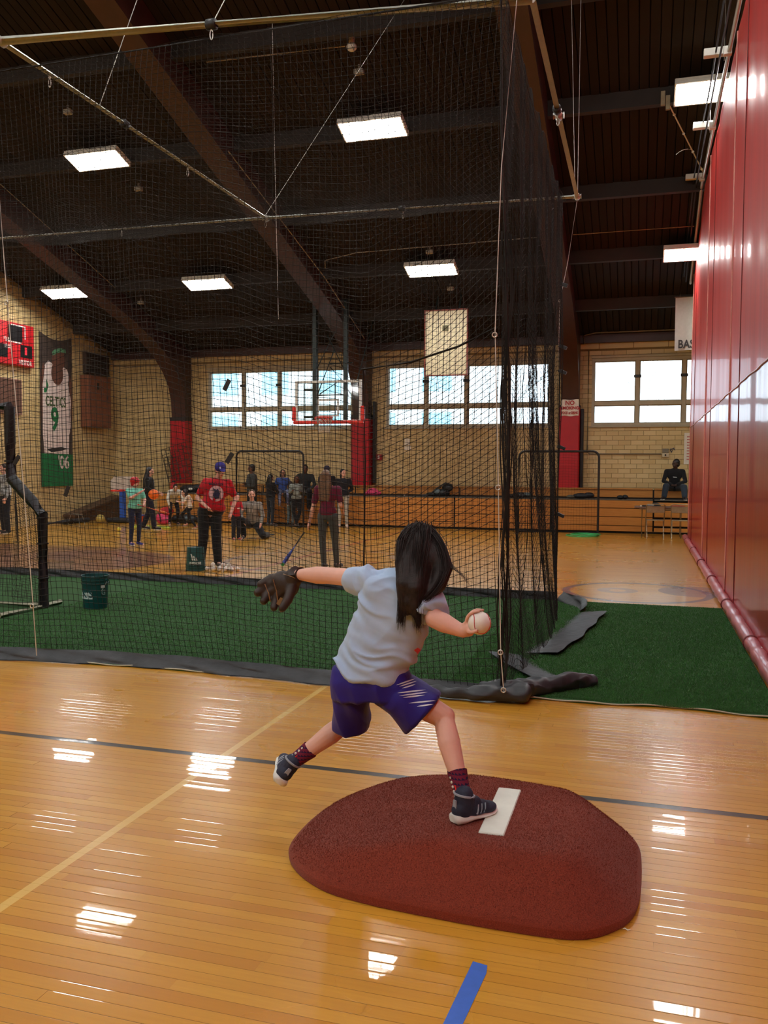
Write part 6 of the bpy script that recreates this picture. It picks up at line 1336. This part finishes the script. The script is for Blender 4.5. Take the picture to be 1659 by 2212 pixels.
# socks
def mat_sock():
    t = NT('maroon_navy_pattern_sock'); z = t.xyz(t.coord('Object'))[2]; x = t.xyz(t.coord('Object'))[0]; zz = t.math('FRACT', t.math('MULTIPLY', z, 55.0)); xx = t.math('FRACT', t.math('MULTIPLY', x, 70.0))
    k = t.math('LESS_THAN', t.math('ADD', zz, t.math('MULTIPLY', xx, .5)), .55); c = t.mix(k, srgb(112, 34, 58), srgb(38, 26, 60)); t.bsdf(c, .85, 0, .2, 0, t.bump(t.noise(120, 2), .3, .002)); return t.m
M_SOCK = mat_sock()
for k_, a_, nm in ((knR, anR, 'R'), (knL, anL, 'L')):
    b = KB(); d_ = (k_-a_).normalized(); b.tube([a_-d_*.02, a_, a_+d_*.04, a_+d_*.082, a_+d_*.118, a_+d_*.121, a_+d_*.118], [.037, .0345, .0345, .038, .0425, .041, .036], 22); so = b.build('sock', M_SOCK, kid, smooth=60)
    f1, f2 = frame_of(d_); 
    for j in range(5):
        an = math.atan2((Vector((-.75, -.66, 0))).dot(f2), (Vector((-.75, -.66, 0))).dot(f1)); c_ = a_+d_*(.02+.019*j)+(f1*math.cos(an)+f2*math.sin(an))*.0365
        b = KB(); b.ball(c_, (.006, .006, .0065), 8, 6); b.build('white_dash', M_WHITE, so, smooth=180)
    an2 = an+.45 if nm == 'R' else an-.5
    b = KB(); b.tube([a_+d_*q+(f1*math.cos(an-.4)+f2*math.sin(an-.4))*.0365 for q in (0, .03, .06)], .003, 6); b.build('red_stripe', M_RED, so, smooth=60)
# shoes
M_NAVY = plain('navy_knit_shoe', (36, 42, 62), .75, var=.2, scale=40, bump=.3, bscale=160); M_STR = plain('grey_shoe_stripe', (150, 156, 168), .6)
def shoe(a_, fwd, up, nm):
    fwd = fwd.normalized(); up = (up-fwd*up.dot(fwd)).normalized(); rt = fwd.cross(up); T = lambda x, y, z: a_+rt*x+fwd*y+up*z; M3 = Matrix((rt, fwd, up)).transposed().to_4x4()
    b = KB(); b.ball(T(0, -.015, -.035), (.040, .048, .045), 18, 12, M3); b.ball(T(0, .05, -.042), (.041, .08, .034), 18, 12, M3); b.ball(T(0, .11, -.050), (.040, .055, .024), 18, 12, M3); cap(b, T(0, -.005, -.01), T(0, -.008, .022), .042, .040); cap(b, T(0, .0, -.01), T(0, .05, -.02), .036, .03)
    u_ = remesh(b, 'shoe', M_NAVY, kid, .0045, 3)
    b = KB(); secs = []
    for y, w_, z0, z1 in ((-.066, .020, -.078, -.050), (-.055, .036, -.084, -.048), (-.02, .041, -.086, -.052), (.03, .038, -.082, -.058), (.08, .043, -.080, -.062), (.13, .040, -.078, -.064), (.158, .026, -.072, -.060), (.168, .010, -.066, -.058)):
        secs.append([T(w_*math.cos(t)*(1.0 if abs(math.cos(t)) < .95 else 1), y, (z0+z1)/2+(z1-z0)/2*max(-1, min(1, 1.35*math.sin(t)))) for t in [2*PI*k/16 for k in range(16)]])
    loft(b, secs); sole_ = b.build('sole', M_SOLEW, u_, smooth=50)
    b = KB(); b.tube([T(.012*sx_, -.0+.0, .03) for sx_ in (0,)]*1+[T(0, -.047, .034)], .008, 6) if False else None
    for s_ in (-1, 1):
        for k in range(3):
            b = KB(); y0 = .030+k*.020; b.tube([T(s_*.041*(1-.05*k), y0, -.052), T(s_*.039, y0+.006, -.036), T(s_*.029, y0+.014, -.018)], .0045, 6, flat=.5); b.build('side_stripe', M_STR, u_, smooth=60)
    b = KB()
    for k in range(5): b.tube([T(-.022, .030+k*.014, -.010-k*.004), T(0, .034+k*.014, -.004-k*.0045), T(.022, .030+k*.014, -.010-k*.004)], .0028, 6)
    b.build('laces', M_STR, u_, smooth=60)
    b = KB(); b.tube([T(.040*math.cos(t), -.006+.042*math.sin(t), .024-.008*math.sin(t)) for t in [2*PI*k/20 for k in range(21)]], .005, 6, cap=False); b.build('collar', M_STR, u_, smooth=60)
    b = KB(); b.prism([(-.012, -.01), (.012, -.01), (.008, .03), (-.008, .03)], lambda x, z: T(x, -.058, z-.02), fwd*.006); b.build('heel_tab', M_STR, u_)
shoe(anR+Vector((.004, 0, .0)), Vector((.62, .78, -.02)), Vector((0, 0, 1)), 'R')
shoe(anL, Vector((-.30, .93, .16)), Vector((.62, .05, .78)), 'L')
# hair: solid mass plus strands
b = KB()
kbh = lambda x, y, rx, rz_, Y, ry=None: b.ball(K(x, y, Y), (rx*px, (ry or rx)*px, rz_*px), 22, 14, Matrix.Rotation(-.25, 4, 'Y'))
kbh(906, 1180, 50, 55, 3.585, 52); kbh(908, 1200, 54, 60, 3.56, 48); kbh(925, 1215, 48, 52, 3.545, 38); kbh(892, 1205, 38, 50, 3.53, 34)
for path in ([(885, 1215, 3.50, 32), (878, 1262, 3.44, 24), (872, 1305, 3.425, 13), (866, 1345, 3.42, 3)], [(905, 1225, 3.50, 32), (898, 1270, 3.44, 26), (897, 1310, 3.425, 16), (904, 1354, 3.42, 3)], [(940, 1190, 3.55, 28), (955, 1225, 3.52, 24), (945, 1262, 3.48, 20), (915, 1292, 3.44, 14), (893, 1318, 3.43, 8)], [(880, 1255, 3.45, 20), (884, 1300, 3.425, 16), (880, 1325, 3.42, 6)]):
    for k in range(len(path)-1): p, q = path[k], path[k+1]; cap(b, K(*p[:3]), K(*q[:3]), p[3]*px, q[3]*px)
M_KH = plain('dark_brown_long_hair', (34, 24, 22), .5, var=.5, scale=50, bump=.5, bscale=70, spec=.3)
hr = remesh(b, 'hair', M_KH, kid, .006, 4)
rs = np.random.default_rng(5); b = KB()
def strand(path, jit, r=.0016, n=16):
    jx, jy, jY = rs.normal(0, jit), rs.normal(0, jit*.5), rs.normal(0, .012); P = []; m_ = len(path)-1; ph = rs.random()*6
    for k in range(n+1):
        f = k/n*m_; i = min(int(f), m_-1); g = f-i; a, c = path[i], path[i+1]; g2 = g
        s_ = 1-.5*(k/n); x = a[0]+(c[0]-a[0])*g2+jx*s_+1.5*math.sin(ph+k*.5); y = a[1]+(c[1]-a[1])*g2+jy; Y_ = a[2]+(c[2]-a[2])*g2+jY*s_; P.append(K(x, y, Y_))
    for _ in range(2): P = [P[0]]+[(P[k-1]+P[k]*2+P[k+1])/4 for k in range(1, n)]+[P[-1]]
    b.tube(P, [r*(1-.75*(k/n)) for k in range(n+1)], 4, cap=False)
for k in range(130): strand([(902, 1135, 3.55), (872, 1165, 3.50), (868, 1220, 3.46), (872, 1270, 3.42), (866, 1348+rs.normal(0, 6), 3.41)], 9)
for k in range(130): strand([(910, 1135, 3.55), (908, 1175, 3.47), (903, 1230, 3.44), (900, 1290, 3.41), (903, 1352+rs.normal(0, 6), 3.41)], 10)
for k in range(110): strand([(922, 1140, 3.56), (950, 1175, 3.52), (962, 1215, 3.49), (955, 1255, 3.45), (925, 1290, 3.42), (895, 1315+rs.normal(0, 6), 3.41)], 7)
for k in range(16): strand([(950, 1190, 3.54), (972, 1222, 3.52), (995, 1240, 3.50), (1012+rs.normal(0, 5), 1262+rs.normal(0, 5), 3.49)], 2.5, .0011)
b.build('hair_strands', M_KH, hr, smooth=180, kind='stuff')
# ball in the hand
s = make_ball('baseball', 'white ball with red stitching gripped in the hand of the pitching child', ballc, BR)
# glove on the left hand
M_GLV = plain('dark_brown_glove_leather', (48, 34, 26), .55, var=.35, scale=18, bump=.4, bscale=40); M_GLT = plain('tan_glove_lacing', (130, 98, 60), .6, var=.1)
gl = thing('baseball_glove', 'dark brown leather baseball glove on the outstretched left hand of the pitching child', 'glove', wrL); GO = wrL.copy()
class GB(MB):
    def build(s, name, mat, parent=None, smooth=None, **props):
        s.v = [tuple(Vector(p)-GO) for p in s.v]; return MB.build(s, name, mat, parent, smooth, **props)
gp = lambda x, y, dY=0.0: K(x, y, 3.80+dY)
b = GB(); b.ball(gp(616, 1262), (.075, .045, .062), 20, 12, Matrix.Rotation(.5, 4, 'Y')); b.ball(gp(634, 1248), (.045, .045, .048), 16, 10)
for (x0, y0, x1, y1, x2, y2, r0, r1, dy) in ((610, 1246, 586, 1250, 564, 1262, .024, .020, .01), (604, 1256, 578, 1264, 557, 1280, .025, .021, 0), (602, 1268, 582, 1280, 570, 1298, .024, .020, -.01), (608, 1278, 596, 1295, 592, 1312, .022, .019, -.02)):
    cap(b, gp(x0, y0, dy), gp(x1, y1, dy), r0, r0*.98); cap(b, gp(x1, y1, dy), gp(x2, y2, dy-.03), r0*.98, r1)
cap(b, gp(630, 1272, -.03), gp(622, 1295, -.06), .026, .024); cap(b, gp(622, 1295, -.06), gp(610, 1314, -.08), .024, .019)
gv = remesh(b, 'leather', M_GLV, gl, .006, 3)
b = GB(); b.grid([[gp(606+10*i/4-10*j/4, 1290+6*i/4+14*j/4, -.05) for j in range(5)] for i in range(5)]); b.grid([[gp(606+10*i/4-10*j/4, 1290+6*i/4+14*j/4, -.045) for j in range(5)] for i in range(5)][::-1]); b.build('webbing', M_GLT, gl, smooth=60)
b = GB()
for (x0, y0, x1, y1) in ((590, 1252, 600, 1300), (572, 1262, 584, 1300), (612, 1240, 640, 1250), (600, 1300, 592, 1318), (604, 1300, 606, 1322)): b.tube([gp(x0, y0, -.035), gp((x0+x1)/2+2, (y0+y1)/2, -.05), gp(x1, y1, -.045)], .0028, 5)
b.build('lacing', M_GLT, gl, smooth=60)
b = GB(); dW = (wrL-elL).normalized(); f1, f2 = frame_of(dW); b.tube([wrL-dW*.015, wrL+dW*.03], [.036, .040], 18); b.build('wrist_strap', M_GLV, gl, smooth=50)

# rumpled skirt heaps at the front corner of the net
class NB_(MB):
    def build(s, name, mat, parent=None, smooth=None, **props):
        s.v = [tuple(Vector(p)-Vector(NO)) for p in s.v]; return MB.build(s, name, mat, parent, smooth, **props)
M_HEAP = plain('dark_rumpled_vinyl', (44, 47, 52), .45, var=.25, scale=5, bump=.4, bscale=16)
def heap(name, caps, seed):
    b = NB_()
    for p, q, r0, r1 in caps:
        v0 = len(b.v); cap(b, p, q, r0, r1, 16)
        for k in range(v0, len(b.v)): x, y, z = b.v[k]; b.v[k] = (x, y, .012+max(0, z)*.80)
    o = remesh(b, name, M_HEAP, net, .012, 4); me = o.data; co = np.zeros(len(me.vertices)*3, dtype=np.float32); me.vertices.foreach_get('co', co); co = co.reshape(-1, 3)
    for i in range(len(co)):
        q = Vector([float(a) for a in co[i]]); w = noise.noise(Vector((q.x*9+seed, q.y*9, q.z*22))); co[i][2] = max(.012, co[i][2]*(1+.0)+.028*w*(1 if co[i][2] > .03 else 0)); co[i][0] += .022*noise.noise(q*11+Vector((seed, 0, 3))); co[i][1] += .022*noise.noise(q*10+Vector((0, seed, 5)))
    me.vertices.foreach_set('co', co.ravel()); me.update(); return o
heap('skirt_heap', [((-1.55, 5.99, .03), (-1.1, 5.97, .05), .035, .06), ((-1.12, 5.98, .05), (-.80, 6.02, .07), .07, .085), ((-.95, 6.10, .08), (-.78, 6.12, .09), .08, .07), ((-1.05, 6.06, .10), (-.90, 6.08, .13), .05, .04)], 2.0)
heap('skirt_roll', [((-.80, 6.16, .07), (-.42, 6.56, .075), .085, .075), ((-.74, 6.22, .05), (-.36, 6.62, .05), .07, .065)], 7.0)
# ================================================================ OUTSIDE THE WINDOWS
bo = thing('office_building', 'pale building with bluish windows seen faintly through the left window', 'building', (-22, 52, 0)); M_EXT = plain('pale_render', (236, 236, 232), .8, var=.04)
MB().cbox((-22, 0, -1), (14, 8, 16), .05).build('wall', M_EXT, bo)
M_EXG = plain('blue_tinted_glazing', (160, 206, 220), .3)
for r_ in range(4):
    for c_ in range(9):
        x = -20+c_*3.6; z = 3.2+r_*3.2; MB().cbox((x, -.06, z), (x+1.9, .05, z+1.9), .02).build('window', M_EXG, bo)
def tree(loc, seed, label):
    t = thing('bare_tree', label, 'tree', loc); r2 = random.Random(seed); b = MB()
    def br(p, d, L, r, n):
        pts = [p]; 
        for k in range(4): d = (d+Vector((r2.uniform(-.2,.2), r2.uniform(-.2,.2), r2.uniform(-.05,.15)))).normalized(); pts.append(pts[-1]+d*L/4)
        b.tube(pts, [r, r*.88, r*.76, r*.66, r*.58], 6 if n > 2 else 4)
        if n > 0:
            for k in range(3): e = Vector((r2.uniform(-1,1), r2.uniform(-1,1), r2.uniform(.1,.9))).normalized(); br(pts[2+k % 3], (d*.6+e*.7).normalized(), L*.72, r*.5, n-1)
    br(Vector((0, 0, -1)), Vector((0, 0, 1)), 5.0, .11, 5); b.build('branches', plain('grey_bark', (205, 204, 202), .9), t, smooth=60)
tree((.6, 38, 0), 3, 'bare tree whose branches show faintly through the right window'); tree((-6.5, 40, 0), 8, 'bare tree outside the middle window')
g = MB().box((-60, 26, -1.2), (40, 90, -1.0)).build('ground_outside', plain('pale_pavement', (170, 170, 166), .9), kind='structure')
